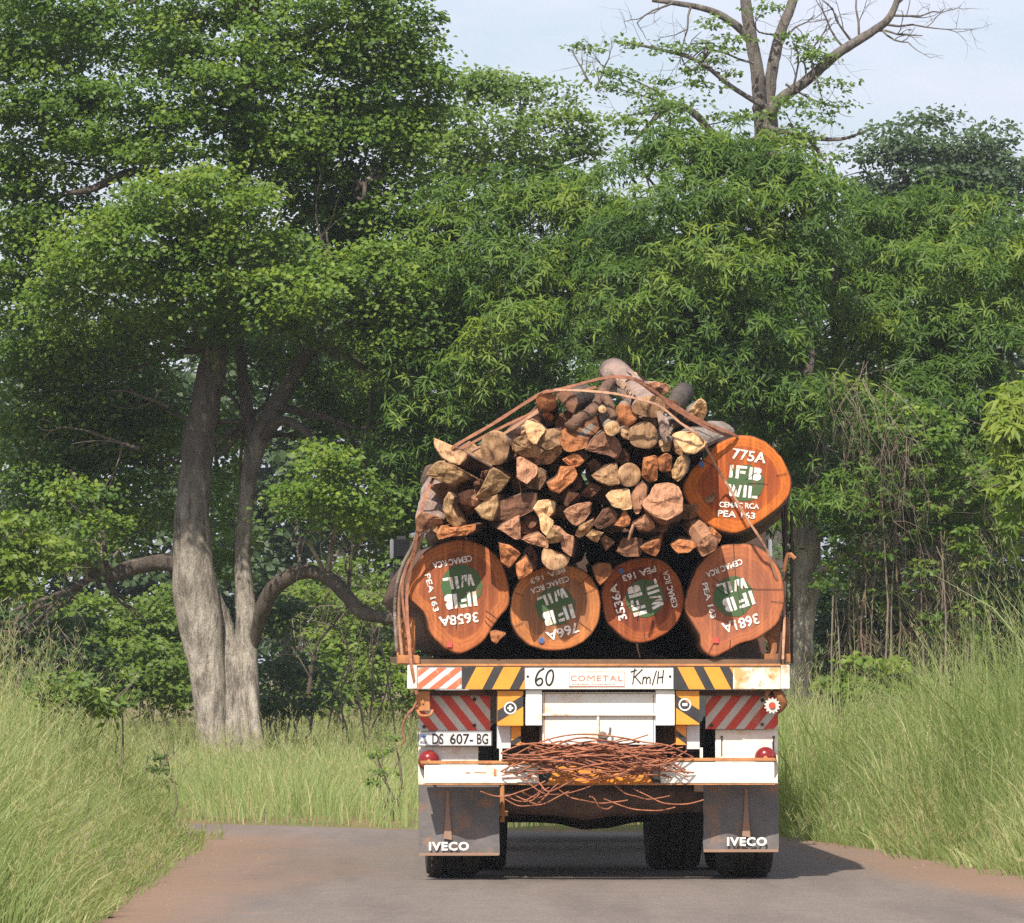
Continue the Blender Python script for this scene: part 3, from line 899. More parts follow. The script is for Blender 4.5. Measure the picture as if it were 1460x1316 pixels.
def big_log(num, zone, outline, y, disc, disc_r, texts, tagpos, tagmat, face_mat, label, cracks=(), shift=(0, 0), grow=1.03, L=6.4, heart=(0, 0)):
    pts = resample(zp(zone, outline), 56)
    pts = [(a + random.uniform(-.5, .5), b_ + random.uniform(-.5, .5)) for a, b_ in pts]
    loc = [T(a, b_, y) for a, b_ in pts]
    ar = sum(loc[i].x*loc[(i+1) % 56].z - loc[(i+1) % 56].x*loc[i].z for i in range(56))
    if ar < 0: loc = loc[::-1]
    cen = sum(loc, Vector()) / 56
    root = empty('red_log', FRAME @ Matrix.Translation(cen), label, 'log', 'big red logs on the truck bed')
    rel = [v - cen for v in loc]
    # bark
    nr = 14
    vs, fs = [], []
    for j in range(nr + 1):
        t = j / nr
        g = 1 + (grow - 1)*min(1, t*8) - .10*t
        for k, v in enumerate(rel):
            nz = mnoise.noise(Vector((v.x*4 + num*.01, t*9, v.z*4)))*.035 + mnoise.noise(Vector((v.x*14, t*14, v.z*14 + num)))*.014
            gg = g*(1 + (nz if j else 0))
            vs.append((v.x*gg + shift[0]*min(1, t*6), t*L, v.z*gg + shift[1]*min(1, t*6)))
    for j in range(nr):
        for k in range(56):
            k2 = (k+1) % 56
            fs.append((j*56 + k, (j+1)*56 + k, (j+1)*56 + k2, j*56 + k2))
    fs.append(tuple(range(nr*56 + 55, nr*56 - 1, -1)))
    MB().add(vs, fs).build('bark', M['bark_brown'], root, smooth=True)
    # sawn end
    rings = [1.0, .985, .93, .86, .78, .68, .55, .4, .25, .1]
    hc = Vector((heart[0], 0, heart[1]))
    vs, fs, rim = [], [], []
    for r_ in rings:
        for k, v in enumerate(rel):
            p = hc + (v - hc)*r_
            yy = -.004 - .003*(1 - r_)**.5
            if r_ > .99: yy = 0.004
            vs.append((p.x, yy + .0015*mnoise.noise(Vector((p.x*9, p.z*9, num + 3.))), p.z)); rim.append(r_)
    for j in range(len(rings) - 1):
        for k in range(56):
            k2 = (k+1) % 56
            fs.append((j*56 + k, j*56 + k2, (j+1)*56 + k2, (j+1)*56 + k))
    fs.append(tuple(range((len(rings)-1)*56, len(rings)*56)))
    fo = MB().add(vs, fs).build('sawn_end', face_mat, root, smooth=True)
    at = fo.data.attributes.new('rim', 'FLOAT', 'POINT')
    at.data.foreach_set('value', rim)
    off = Vector(cen)
    YF = y - .0095
    def fin(mb, name, mat):
        mb.v = [tuple(Vector(v) - off) for v in mb.v]
        return mb.build(name, mat, fo)
    c = T(disc[0], disc[1], YF); rr = disc_r*(ROOT.y + y)/F
    dm = MB().add([(c.x + rr*(1 + random.uniform(-.04, .04))*math.cos(a), c.y, c.z + rr*(1 + random.uniform(-.04, .04))*math.sin(a)) for a in [2*math.pi*i/40 for i in range(40)]], [tuple(range(40))])
    fin(dm, 'painted_disc', M['disc'])
    for (s_, cx, cy, hh, ww, ang) in texts:
        lm = MB()
        vf = block_text(s_) if s_ in ('IFB', 'WIL') else font_text(s_, .022)
        put_text(lm, vf, cx, cy, hh, ww, ang + random.uniform(-2, 2), YF - .0015, jit=True)
        fin(lm, 'stencil_lettering', M['letter'])
    c = T(tagpos[0], tagpos[1], YF)
    tm = MB()
    if tagmat == 'blue':
        tm.tube([c + Vector((0, .02, 0)), c + Vector((0, -.008, 0))], .019, 12)
    else:
        k = 3.6*ROOT.y/F
        tm.box(c + Vector((-k, 0, -k)), c + Vector((k, -.008, k)))
    fin(tm, 'tag', M['blue'] if tagmat == 'blue' else M['redtag'])
    ccx, ccy = sum(p[0] for p in pts)/56, sum(p[1] for p in pts)/56
    rc = random.Random(num*17)
    cracks = list(cracks)
    for q in range(5):
        k = rc.randrange(56); e = pts[k]
        r0, r1 = (rc.uniform(.62, .8), .97) if rc.random() < .5 else (rc.uniform(.05, .2), rc.uniform(.4, .6))
        cracks.append([(ccx + (e[0]-ccx)*t + rc.uniform(-.8, .8), ccy + (e[1]-ccy)*t + rc.uniform(-.8, .8)) for t in (r0, (r0+r1)/2, r1)])
    if cracks:
        cm_ = MB()
        for ln in cracks:
            strokes(cm_, [ln], .8, YF - .0022)
        fin(cm_, 'crack', M['ink'])
    return root

log1 = big_log(1, 'C', [(180,450),(190,360),(225,270),(300,170),(420,105),(560,85),(690,130),(790,215),(835,330),(855,440),(845,525),(790,590),(730,680),(680,750),(610,800),(530,832),(450,810),(385,760),(330,690),(300,580),(240,510)],
    .16, (658,835), 29.5, [('IFB',657,856,22,46,189), ('WIL',654,830,18,44,188), ('3658A',654,883,15,57,188), ('CEMAC RCA',645,801,9.5,57,193), ('PEA 163',615.6,845,8.5,55,-77)],
    (641,919), 'red', M['face_red'], 'wide lobed red log on the truck bed, stencilled 3658A upside down', shift=(-.06, -.02), grow=1.04,
    cracks=[[(645,845),(655,832),(664,822)]], heart=(.01, .02))
log2 = big_log(2, 'C', [(855,530),(865,450),(890,390),(960,310),(1080,262),(1220,250),(1340,290),(1420,390),(1445,500),(1430,620),(1380,710),(1290,780),(1150,812),(1020,795),(920,730),(865,640)],
    .16, (792,864), 27.5, [('IFB',796.5,877,21,45,199), ('WIL',787.7,852,16,43,200), ('766A',802,901,15,47,198), ('CEMAC RCA',784,834,8.5,57,198), ('PEA 163',781,820,8,52,199)],
    (772,913), 'blue', M['face_brown'], 'brown-hearted log with orange rim on the truck bed, stencilled 766A upside down')
log3 = big_log(3, 'D', [(165,450),(170,390),(195,325),(260,250),(350,210),(450,195),(560,220),(640,300),(685,400),(688,500),(650,600),(570,680),(460,730),(370,738),(310,710),(240,650),(190,580)],
    .20, (919.5,853), 27.5, [('IFB',908,856,20,44,106), ('WIL',933,847,18,42,105), ('3536A',881,858.5,13,53,106), ('PEA 163',911.5,818,9.5,50,198), ('CEMAC RCA',955.6,840,9,54,107)],
    (885.5,814), 'blue', M['face_dark'], 'smallest and darkest red log of the bottom row, stencilled 3536A sideways')
log4 = big_log(4, 'D', [(690,520),(695,450),(715,390),(770,260),(880,140),(970,110),(1090,110),(1190,150),(1260,220),(1310,330),(1322,450),(1302,560),(1265,630),(1150,710),(1040,745),(950,795),(875,828),(825,808),(785,755),(788,700),(740,620)],
    .14, (1046,850.6), 28.5, [('IFB',1053,858,21,45,197), ('WIL',1044,836,17,43,194), ('3681A',1056,889,16,54,198), ('CEMAC RCA',1032.5,810,9,55,202), ('PEA 163',1011,856,8.5,52,-74)],
    (1021,913), 'red', M['face_dusty'], 'wide red log on the truck bed stencilled 3681A upside down, with a pointed bottom lobe',
    cracks=[[(1046,775),(1047,800),(1050,830),(1056,858),(1060,875)], [(1058,838),(1080,840),(1116,840)], [(1040,776),(1050,776),(1058,775)]], shift=(.0, -.02))
log5 = big_log(5, 'B', [(668,880),(690,800),(740,730),(820,655),(880,585),(960,545),(1070,525),(1180,560),(1280,650),(1340,760),(1352,860),(1310,950),(1230,1020),(1110,1100),(1000,1145),(900,1125),(800,1070),(730,990)],
    .08, (1063,689), 26, [('775A',1068,650,16,49,-8), ('IFB',1063,674,19,46,-6), ('WIL',1059,700.5,18,43,-6), ('CEMAC RCA',1054,720.5,8.5,57,-4), ('PEA 163',1050,733.5,9.5,54,-6)],
    (1000,662), 'blue', M['face_orange'], 'bright orange-red log lying above the others beside the firewood, stencilled 775A upright', shift=(.07, -.07), grow=1.05, heart=(.05, .02))

# ---------------------------------------------------------------- firewood: every billet a thing of its own
FW = []
def fw(z, pts, y, cls, bark, label, d=(0.0, 0.0), L=1.3, rnd=False, grow=1.0, bulge=.02, split=.5):
    px = resample(zp(z, pts), 22 if rnd else 20, smooth=rnd)
    loc = [T(a, b_, y) for a, b_ in px]
    n = len(loc)
    c_ = sum(loc, Vector())/n
    loc = [c_ + (v - c_)*1.10 for v in loc]
    ar = sum(loc[i].x*loc[(i+1) % n].z - loc[(i+1) % n].x*loc[i].z for i in range(n))
    if ar < 0: loc = loc[::-1]
    cen = sum(loc, Vector()) / n
    rel = [v - cen for v in loc]
    sd = random.random()*50
    tx, tz = random.uniform(-.7, .7), random.uniform(-.7, .45)
    fy = [max(-.10, min(.10, tx*v.x + tz*v.z)) for v in rel]
    vs, fs, mi = [], [], []
    nr = 7
    for j in range(nr + 1):
        t = j/nr
        for k, v in enumerate(rel):
            g = (1 + (grow-1)*t) * (1 + (.10*mnoise.noise(Vector((v.x*6 + sd, t*5, v.z*6))) + .05*mnoise.noise(Vector((v.x*22, t*15 + sd, v.z*22))) if j else 0))
            vs.append((v.x*g + d[0]*t*L, t*L + fy[k]*(1-t), v.z*g + d[1]*t*L))
    s0 = random.randrange(n)
    for j in range(nr):
        for k in range(n):
            k2 = (k+1) % n
            fs.append((j*n + k, (j+1)*n + k, (j+1)*n + k2, j*n + k2))
            mi.append(0 if ((k - s0) % n) < n*(1 - split) else 1)
    fs.append(tuple(range(nr*n + n - 1, nr*n - 1, -1))); mi.append(1)
    mb = MB(); mb.v = vs; mb.f = fs; mb.m = mi
    side = {'w_pale': 'w_tan', 'w_tan': 'w_brown', 'w_orange': 'w_orange', 'w_pink': 'w_pink', 'w_brown': 'w_brown'}[cls]
    o = mb.build('firewood_billet', [M[bark], M[side]], None, smooth=rnd)
    o.matrix_world = FRAME @ Matrix.Translation(cen)
    setp(o, label, 'firewood', 'firewood heaped on top of the big logs')
    rings = [1, .9, .66, .36]
    vs, fs = [], []
    for ri, r_ in enumerate(rings):
        for k, v in enumerate(rel):
            p = v*r_
            vs.append((p.x, fy[k]*r_ - (.0 if ri == 0 else .004 + .5*bulge*(1-r_)) + (.022*mnoise.noise(Vector((p.x*13 + sd, 0, p.z*13))) + .012*mnoise.noise(Vector((p.x*34, sd, p.z*34))) if ri else .001) - .002, p.z))
    for j in range(len(rings)-1):
        for k in range(n):
            k2 = (k+1) % n
            fs.append((j*n + k, j*n + k2, (j+1)*n + k2, (j+1)*n + k))
    b0 = len(vs); vs.append((0, -bulge - .004, 0))
    for k in range(n): fs.append(((len(rings)-1)*n + k, (len(rings)-1)*n + (k+1) % n, b0))
    MB().add(vs, fs).build('cut_end', M[cls], o, smooth=rnd)
    FW.append(o)
    return o

def circ(cx, cy, rx, ry=None, n=12, ph=0):
    ry = ry or rx
    return [(cx + rx*math.cos(2*math.pi*i/n + ph)*random.uniform(.93, 1.07), cy + ry*math.sin(2*math.pi*i/n + ph)*random.uniform(.93, 1.07)) for i in range(n)]

# left edge, from the top down
fw('E', [(185,580),(215,585),(330,640),(470,700),(560,770),(545,830),(480,890),(370,870),(270,810),(215,730),(180,660)], -.10, 'w_tan', 'bark_brown', 'half-round billet with a pale rim at the outer left end, under the straps', (0.22, -0.07), 1.2, split=.3)
fw('E', [(90,1020),(130,950),(200,870),(270,860),(340,900),(520,1010),(500,1050),(420,1080),(370,1140),(300,1120),(170,1060)], -.12, 'w_pale', 'bark_brown', 'pale ragged billet directly below the half-round one at the outer left of the heap', (0.18, -0.05), 1.2)
fw('E', circ(925,690,165,195), -.20, 'w_tan', 'bark_grey', 'thick round log end with a pale clean cut, second from the left in its row', (0.1, -0.01), 1.5, rnd=True, split=0)
fw('E', [(700,1290),(770,1180),(870,960),(960,990),(1090,1090),(1000,1220),(920,1270),(800,1330)], -.16, 'w_pale', 'bark_grey', 'pale yellow four-sided billet right under the thick round log end', (.12,.10), 1.2)
fw('A', [(235,1045),(265,1008),(400,1050),(395,1080),(330,1090),(280,1140),(240,1130)], -.05, 'w_pink', 'bark_pink', 'pink-barked log whose end sits above log 3658A at the left strap', (0.1, 0.23), 1, grow=1.35, split=0)
fw('A', [(405,990),(410,940),(440,890),(470,920),(460,980),(490,1040),(520,1080),(480,1105),(430,1060)], -.15, 'w_pale', 'bark_brown', 'pale upright crescent-shaped billet above the upper edge of log 3658A', (0.18, 0.03), 1.1, grow=1.2, split=.2)
fw('A', [(480,905),(540,880),(640,865),(645,940),(600,975),(520,960)], .05, 'w_pink', 'bark_pink', 'pink-barked piece wedged behind the upright crescent billet', (.2,.1), 1.2, split=0)
fw('A', [(370,1150),(400,1090),(440,1110),(520,1100),(600,1080),(595,1120),(540,1155),(440,1160),(385,1180)], -.14, 'w_orange', 'bark_brown', 'long thin curved billet lying flat just above log 3658A', (.2,.05), 1.1)
fw('A', [(605,990),(680,930),(740,905),(745,970),(710,1060),(650,1045)], -.20, 'w_pale', 'bark_brown', 'bright pale wedge pointing left, beside the long bark-covered piece', (.22,.05), 1.0)
fw('G', [(185,470),(260,400),(420,340),(600,325),(600,480),(480,540),(330,600),(200,590)], -.12, 'w_brown', 'bark_grey', 'long bark-covered piece lying crosswise right of the bright pale wedge', (0.12, 0.08), 0.9, split=.1)
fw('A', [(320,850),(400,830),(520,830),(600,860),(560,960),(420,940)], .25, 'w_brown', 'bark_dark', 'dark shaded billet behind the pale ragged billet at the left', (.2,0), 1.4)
fw('G', [(590,480),(640,400),(730,385),(820,410),(800,510),(740,555),(650,560)], -.14, 'w_pale', 'bark_brown', 'small roundish billet with a splintered top in the middle of the heap', (.12,-.05), 1.1)
fw('G', [(230,690),(280,640),(440,550),(455,790),(400,790),(320,740)], -.16, 'w_pink', 'bark_brown', 'pinkish triangular billet below the long bark-covered piece', (-.1,.1), 1.1)
fw('G', [(460,610),(600,560),(640,600),(645,720),(480,735),(455,680)], -.02, 'w_brown', 'bark_brown', 'dark brown billet in shade right of the pinkish triangular one', (.05,.1), 1.2)
fw('G', [(650,550),(690,530),(800,610),(785,660),(720,750),(670,700)], -.20, 'w_pale', 'bark_brown', 'pale upper half of the pair of butterfly-shaped splits above log 766A', (.05,.05), 1.0)
fw('G', [(730,760),(785,680),(890,755),(850,825),(735,835)], -.21, 'w_pale', 'bark_brown', 'pale lower half of the pair of butterfly-shaped splits above log 766A', (.12,.03), 1.0)
fw('G', [(780,655),(860,670),(930,740),(1010,770),(1000,860),(985,965),(885,900),(875,790)], -.17, 'w_pink', 'bark_brown', 'rough red-brown billet right of the butterfly-shaped splits', (.1,0), 1.1)
fw('G', [(480,800),(650,735),(730,800),(735,885),(620,860),(540,835)], -.18, 'w_pink', 'bark_brown', 'flat pale-pink wedge left of the butterfly-shaped splits', (-.04,.1), 1.0)
fw('C', [(785,115),(850,130),(915,180),(890,220),(850,270),(800,230)], -.14, 'w_orange', 'bark_brown', 'orange wedge hanging lowest at the left, between logs 3658A and 766A', (.05,.08), 1.1)
fw('C', [(895,250),(955,195),(1000,290),(980,310),(915,350),(900,310)], -.16, 'w_orange', 'bark_brown', 'orange pointed billet hanging down to the top left of log 766A', (.1,.1), 1.1)
fw('C', [(935,180),(990,120),(1035,190),(1020,270),(1000,285),(960,190)], .0, 'w_brown', 'bark_brown', 'brown shaded billet just above the orange pointed one over log 766A', (.05,.05), 1.2)
fw('C', [(1063,215),(1080,150),(1140,165),(1235,200),(1215,250),(1170,280),(1110,275),(1080,250)], -.17, 'w_tan', 'bark_brown', 'half-round tan billet resting on the top of log 766A', (.05,.06), 1.2, rnd=True)
fw('D', [(115,260),(150,235),(215,240),(230,280),(200,330),(160,370),(130,320)], .02, 'w_orange', 'bark_brown', 'lone orange billet in the gap between logs 766A and 3536A', (.02,.02), 1.4)
# upper left
fw('H', circ(320,270,115,105), -.10, 'w_orange', 'bark_dark', 'round orange log end at the upper left corner of the heap', (0.06, -0.02), 1.1, rnd=True, split=0)
fw('H', [(440,170),(520,140),(650,180),(685,290),(625,405),(560,350),(500,270)], -.02, 'w_brown', 'bark_dark', 'dark-barked log with a brown cut end next to the round orange end', (0.15, 0.08), 1.2, split=0)
fw('H', [(280,400),(350,390),(405,450),(380,490),(290,450)], .02, 'w_orange', 'bark_brown', 'small orange chunk beneath the round orange log end', (.15,.0), 1.1)
fw('H', [(55,560),(105,490),(250,540),(310,600),(240,680),(200,770),(120,720),(90,640)], -.20, 'w_pale', 'bark_brown', 'pale cracked left half of the split log below the upper left corner', (.1,.05), 1.0)
fw('H', [(240,690),(310,610),(400,590),(490,640),(480,780),(320,830),(210,770)], -.18, 'w_tan', 'bark_brown', 'brownish right half of the cracked split log below the upper left corner', (.15,.05), 1.0)
fw('H', [(-80,720),(0,690),(100,690),(280,850),(240,910),(80,910),(-40,860)], -.17, 'w_tan', 'bark_brown', 'tan billet tucked between the thick round log end and the cracked split log', (.1,.0), 1.1)
fw('H', [(90,920),(290,860),(480,800),(480,870),(370,990),(200,1010)], -.10, 'w_tan', 'bark_grey', 'grey-barked slab lying aslant under the cracked split log', (0.14, 0.06), 1, split=.2)
fw('H', [(-20,940),(30,920),(215,1030),(200,1120),(90,1220),(-20,1160)], -.20, 'w_pink', 'bark_brown', 'pinkish block with a blunt lower end right of the pale yellow billet', (.1,-.08), 1.1)
fw('H', [(95,1270),(220,1040),(300,1090),(310,1180),(240,1290)], -.12, 'w_tan', 'bark_grey', 'dull tan wedge leaning on the pinkish block', (.12,0), 1.1)
fw('H', [(340,1220),(450,1160),(490,1050),(640,1040),(675,1130),(640,1190),(480,1330),(380,1300)], -.24, 'w_orange', 'bark_brown', 'square orange-brown block with a lit top in the centre of the heap', (0.02, 0.08), 0.9, split=.8)
fw('H', [(470,700),(510,610),(620,620),(790,720),(780,800),(620,850),(540,840)], -.22, 'w_orange', 'bark_grey', 'large orange split log with a dark knot in the upper middle', (0.22, 0.17), 0.8, split=.9, grow=.8)
fw('H', [(520,950),(640,880),(700,890),(760,970),(690,1030),(590,1010)], -.20, 'w_orange', 'bark_grey', 'vivid orange small split under the large one with the dark knot', (.14,.14), 1.0, grow=1.15)
fw('H', [(690,860),(760,850),(830,910),(760,980),(715,930)], -.10, 'w_brown', 'bark_grey', 'grey-brown scrap right of the vivid orange small split', (.2,.1), .9)
fw('H', [(790,830),(870,710),(1010,620),(1150,720),(1195,830),(1120,940),(1040,880),(930,870)], -.22, 'w_brown', 'bark_grey', 'grey weathered log end with a hollow underside in the upper middle', (0.06, 0.08), 1, split=0)
fw('H', [(800,1000),(880,940),(950,1000),(930,1070),(850,1085)], -.12, 'w_brown', 'bark_brown', 'small brown stub under the grey weathered log end', (.05,.05), 1.1)
fw('J', [(190,290),(330,180),(450,165),(485,380),(380,400),(260,360)], -.16, 'w_tan', 'bark_grey', 'dull shaded triangular split left of the small round end in the middle', (.05,.02), 1.1)
fw('J', circ(600,285,125,122), -.18, 'w_tan', 'bark_grey', 'small round end with a pale centre in the middle of the heap', (.05,.0), 1.3, rnd=True, split=0)
fw('J', [(-20,330),(20,290),(75,350),(60,440),(-10,460)], -.04, 'w_brown', 'bark_dark', 'dark olive stub right of the square orange-brown block', (.0,.0), 1.2)
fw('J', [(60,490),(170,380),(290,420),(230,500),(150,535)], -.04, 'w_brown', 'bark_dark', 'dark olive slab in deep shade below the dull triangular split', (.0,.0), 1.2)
fw('J', [(745,290),(755,110),(890,85),(905,200),(900,330),(820,360)], -.22, 'w_orange', 'bark_grey', 'vivid orange left lobe of the twin split near log 775A', (.06,.05), 1.1)
fw('J', [(910,110),(1000,50),(1065,90),(1050,230),(950,255),(905,200)], -.20, 'w_orange', 'bark_grey', 'vivid orange right lobe of the twin split near log 775A', (.06,.05), 1.1)
fw('J', [(1070,240),(1130,110),(1200,65),(1240,150),(1220,260),(1140,350),(1080,310)], -.20, 'w_pale', 'bark_grey', 'pale yellow leaning split touching log 775A', (0.12, 0.05), 0.9)
fw('J', [(350,520),(390,470),(590,440),(610,560),(620,650),(530,665),(420,630)], -.20, 'w_pale', 'bark_brown', 'pale D-shaped billet right of centre, beside a narrow upright one', (.05,.05), 1.1)
fw('J', [(610,560),(640,460),(740,370),(785,420),(780,550),(690,720),(640,660)], -.17, 'w_pink', 'bark_grey', 'narrow upright pinkish split between the D-shaped and the big cracked billet', (.1,.1), 1.1)
fw('J', [(750,600),(850,490),(870,410),(1010,385),(1120,410),(1175,520),(1165,690),(1010,770),(900,740),(800,670)], -.26, 'w_pink', 'bark_brown', 'big pale-pink log end with a crack, left of log 775A', (0.06, -0.12), 1.2, split=.2)
fw('J', [(635,810),(780,720),(850,790),(880,860),(800,900),(690,880)], -.22, 'w_pink', 'bark_brown', 'lens-shaped pink billet under the big cracked log end', (.15,-.12), 1.1)
fw('J', [(440,840),(500,760),(545,670),(610,780),(590,850),(510,860)], -.18, 'w_orange', 'bark_brown', 'small orange triangle standing beside the lens-shaped billet', (.0,.1), 1.0)
fw('J', [(205,820),(290,700),(400,660),(475,720),(450,800),(340,860),(260,880)], -.18, 'w_brown', 'bark_brown', 'knotty brown billet with holes near the middle of the heap', (.1,.1), 1.1)
fw('J', [(10,940),(50,850),(190,780),(200,840),(130,930),(60,975)], -.14, 'w_tan', 'bark_brown', 'slanting tan split left of the knotty brown billet', (.1,.12), 1.1)
fw('J', [(130,960),(190,895),(305,930),(270,970),(245,1030),(180,1000)], -.20, 'w_pale', 'bark_brown', 'small bright star-shaped split below the knotty brown billet', (.05,.05), 1.0)
fw('J', [(280,990),(330,950),(440,1030),(340,1120)], -.10, 'w_brown', 'bark_brown', 'brown triangular stub right of the bright star-shaped split', (.0,.05), 1.1)
fw('J', [(470,1130),(530,990),(730,990),(740,1100),(700,1180),(560,1180)], -.08, 'w_brown', 'bark_brown', 'dark red-brown block just above log 3536A', (.0,.05), 1.2)
fw('J', [(725,1090),(780,1050),(930,1000),(925,1130),(890,1180),(780,1140)], -.20, 'w_orange', 'bark_brown', 'orange wedge with a lit upper edge above log 3536A', (.1,.14), 1.0)
fw('J', [(1060,1050),(1150,1000),(1280,1020),(1350,1060),(1240,1140),(1130,1150)], -.18, 'w_orange', 'bark_brown', 'flat leaf-shaped orange billet resting on log 3681A', (.1,.08), 1.1)
fw('B', [(795,1170),(850,1150),(890,1180),(880,1240),(800,1285),(770,1220)], -.24, 'w_pink', 'w_pink', 'pinkish squared billet pointing down over log 3681A', (-0.16, 0.3), 0.5, grow=.9, split=1)
fw('B', [(830,1150),(860,1110),(915,1160),(900,1200),(860,1180)], -.16, 'w_orange', 'bark_brown', 'short orange chip behind the pinkish squared billet', (.0,.05), .9)
fw('G', [(915,510),(950,470),(1050,430),(1180,420),(1170,520),(1100,620),(1030,655),(960,590)], -.14, 'w_pink', 'bark_brown', 'heart-shaped brown billet in half shade near the centre of the heap', (.1,.05), 1.1)
fw('G', [(910,420),(950,300),(1060,325),(990,390),(940,460)], -.12, 'w_pink', 'bark_brown', 'small pink flake above the heart-shaped billet', (.02,.02), 1.0)
# upper right
fw('I', [(395,740),(420,640),(510,630),(600,720),(610,810),(510,870),(430,830)], -.10, 'w_orange', 'bark_grey', 'orange-brown oval end under the thick peeling log', (.1,.1), 1.0, rnd=True)
fw('I', circ(345,900,85,78), -.28, 'w_pale', 'bark_grey', 'thin grey branch with a pale round cut end pointing at the viewer', (-0.02, 0.22), 1, rnd=True, split=0)
fw('I', circ(238,680,45,42), -.20, 'w_pale', 'bark_grey', 'thinnest stick, with a bright small round cut, beside the thin grey branch', (.0,.1), .8, rnd=True, split=0)
fw('I', [(430,930),(500,880),(600,950),(560,1030),(470,1010)], -.16, 'w_tan', 'bark_grey', 'short tan stub with a black hollow right of the thin grey branch', (-.1,.1), 1.0)
fw('I', circ(705,980,160,145), -.20, 'w_tan', 'bark_grey', 'large round tan end with a pale crescent, under the peeling log', (.1,.0), 1.3, rnd=True, split=0)
fw('I', [(880,1060),(920,1040),(1030,1050),(1010,1160),(930,1170)], -.16, 'w_pale', 'bark_grey', 'pale end of a grey branch right of the large round tan end', (0.1, 0.17), 1.2, split=0)
fw('I', [(1060,980),(1120,940),(1290,950),(1430,1050),(1410,1110),(1280,1190),(1180,1170),(1110,1080)], -.24, 'w_pale', 'bark_grey', 'pale-ended grey log sloping up to the right above log 775A', (0.26, 0.11), 1, split=0)
fw('I', circ(1040,660,95,85), -.02, 'w_brown', 'bark_dark', 'dark-barked log pointing up to the right at the top of the heap', (0.15, 0.155), 0.95, rnd=True, grow=1.15, split=0)
fw('I', [(1290,640),(1350,560),(1420,600),(1440,700),(1380,830),(1320,790),(1230,800),(1210,750)], .12, 'w_pale', 'bark_grey', 'gnarled pale stump at the upper right of the heap below the dark-barked log', (-0.2, -0.15), 0.9, split=0)
fw('I', [(600,690),(620,610),(720,540),(850,540),(925,610),(935,700),(860,762),(700,740)], -.22, 'w_tan', 'bark_pink', 'thick peeling log with flaky pinkish bark on the very top of the heap', (-.065,.175), 1.9, grow=.98, split=0, rnd=True)
fw('I', [(760,380),(850,360),(960,380),(1020,440),(980,500),(850,470)], .35, 'w_pink', 'bark_pink', 'short pink-barked piece behind the straps right of the peeling log', (-.1,.05), 1.0, split=0)

# the rest of the heap, deeper in; last two rows are unseen sun blockers
deep = []
def deep_row(y, n, seed):
    rr = random.Random(seed)
    for i in range(n):
        for _ in range(80):
            px_, py_ = rr.uniform(620, 1010), rr.uniform(590, 800)
            top = 650 - (px_ - 640)*.62 if px_ < 800 else (575 if px_ < 940 else 575 + (px_ - 940)*.95)
            if py_ > top + 26 and not (y < .3 and py_ > 752): break
        r_ = rr.uniform(9, 15) if y < .1 else rr.uniform(14, 21) if y < 2 else rr.uniform(20, 30)
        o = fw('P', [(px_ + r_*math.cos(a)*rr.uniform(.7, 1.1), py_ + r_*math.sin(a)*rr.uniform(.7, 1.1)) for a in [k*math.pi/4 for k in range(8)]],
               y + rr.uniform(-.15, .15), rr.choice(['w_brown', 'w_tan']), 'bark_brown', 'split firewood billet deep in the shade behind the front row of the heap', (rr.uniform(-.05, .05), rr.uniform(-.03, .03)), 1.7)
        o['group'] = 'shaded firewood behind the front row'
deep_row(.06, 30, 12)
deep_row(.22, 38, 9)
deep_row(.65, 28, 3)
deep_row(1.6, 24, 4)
deep_row(3.2, 20, 5)  # unseen row added to keep sunlight off the headboard
deep_row(4.8, 18, 6)  # farthest unseen row, also added to block the sun

# flakes of bark standing off the peeling log
pk_ = [o for o in FW if 'thick peeling log with' in o['label']][0]
rr = random.Random(77)
for i in range(20):
    a = rr.uniform(-.5, 3.4); t0 = rr.uniform(.02, .5); L_ = rr.uniform(.15, .35); wd = rr.uniform(.012, .03)
    vs = []
    for j in range(5):
        t = min(1, t0 + L_*j/4)
        ca = Vector((math.cos(a), 0, math.sin(a))); tg = Vector((-math.sin(a), 0, math.cos(a)))
        ax_ = Vector((-.065*1.9*t, 1.9*t, .175*1.9*t))
        r_ = (.097 if abs(ca.x) > .7 else .080) + .012*(1 if j in (0, 4) else .35)
        for s_ in (-1, 1):
            vs.append(ax_ + ca*r_*rr.uniform(.97, 1.06) + tg*wd*s_*rr.uniform(.5, 1.2))
    MB().add(vs, [(2*j, 2*j + 1, 2*j + 3, 2*j + 2) for j in range(4)]).build('bark_flake', M['bark_pink'] if i % 3 else M['w_pale'], pk_)

# branching limb lying on the top
bm_ = MB()
bm_.tube([T(812, 610, -.24), T(826, 598, -.2), T(842, 588, -.15), T(854, 573, -.05), T(860, 558, .15), T(869, 547, .5), T(872, 540, .9)], [.044, .040, .040, .036, .038, .034, .03], 12, sub=6, wob=.34)
bm_.tube([T(858, 564, .0), T(868, 574, -.14), T(871, 586, -.2), T(876, 596, -.24)], [.034, .031, .028, .026], 10, sub=6, wob=.3)
o = bm_.build('forked_branch', M['bark_brown'], None, smooth=True, origin=T(840, 590, -.1))
o.matrix_world = FRAME @ Matrix.Translation(T(840, 590, -.1))
setp(o, 'bent grey forked branch across the top of the firewood, left of the peeling log', 'branch')
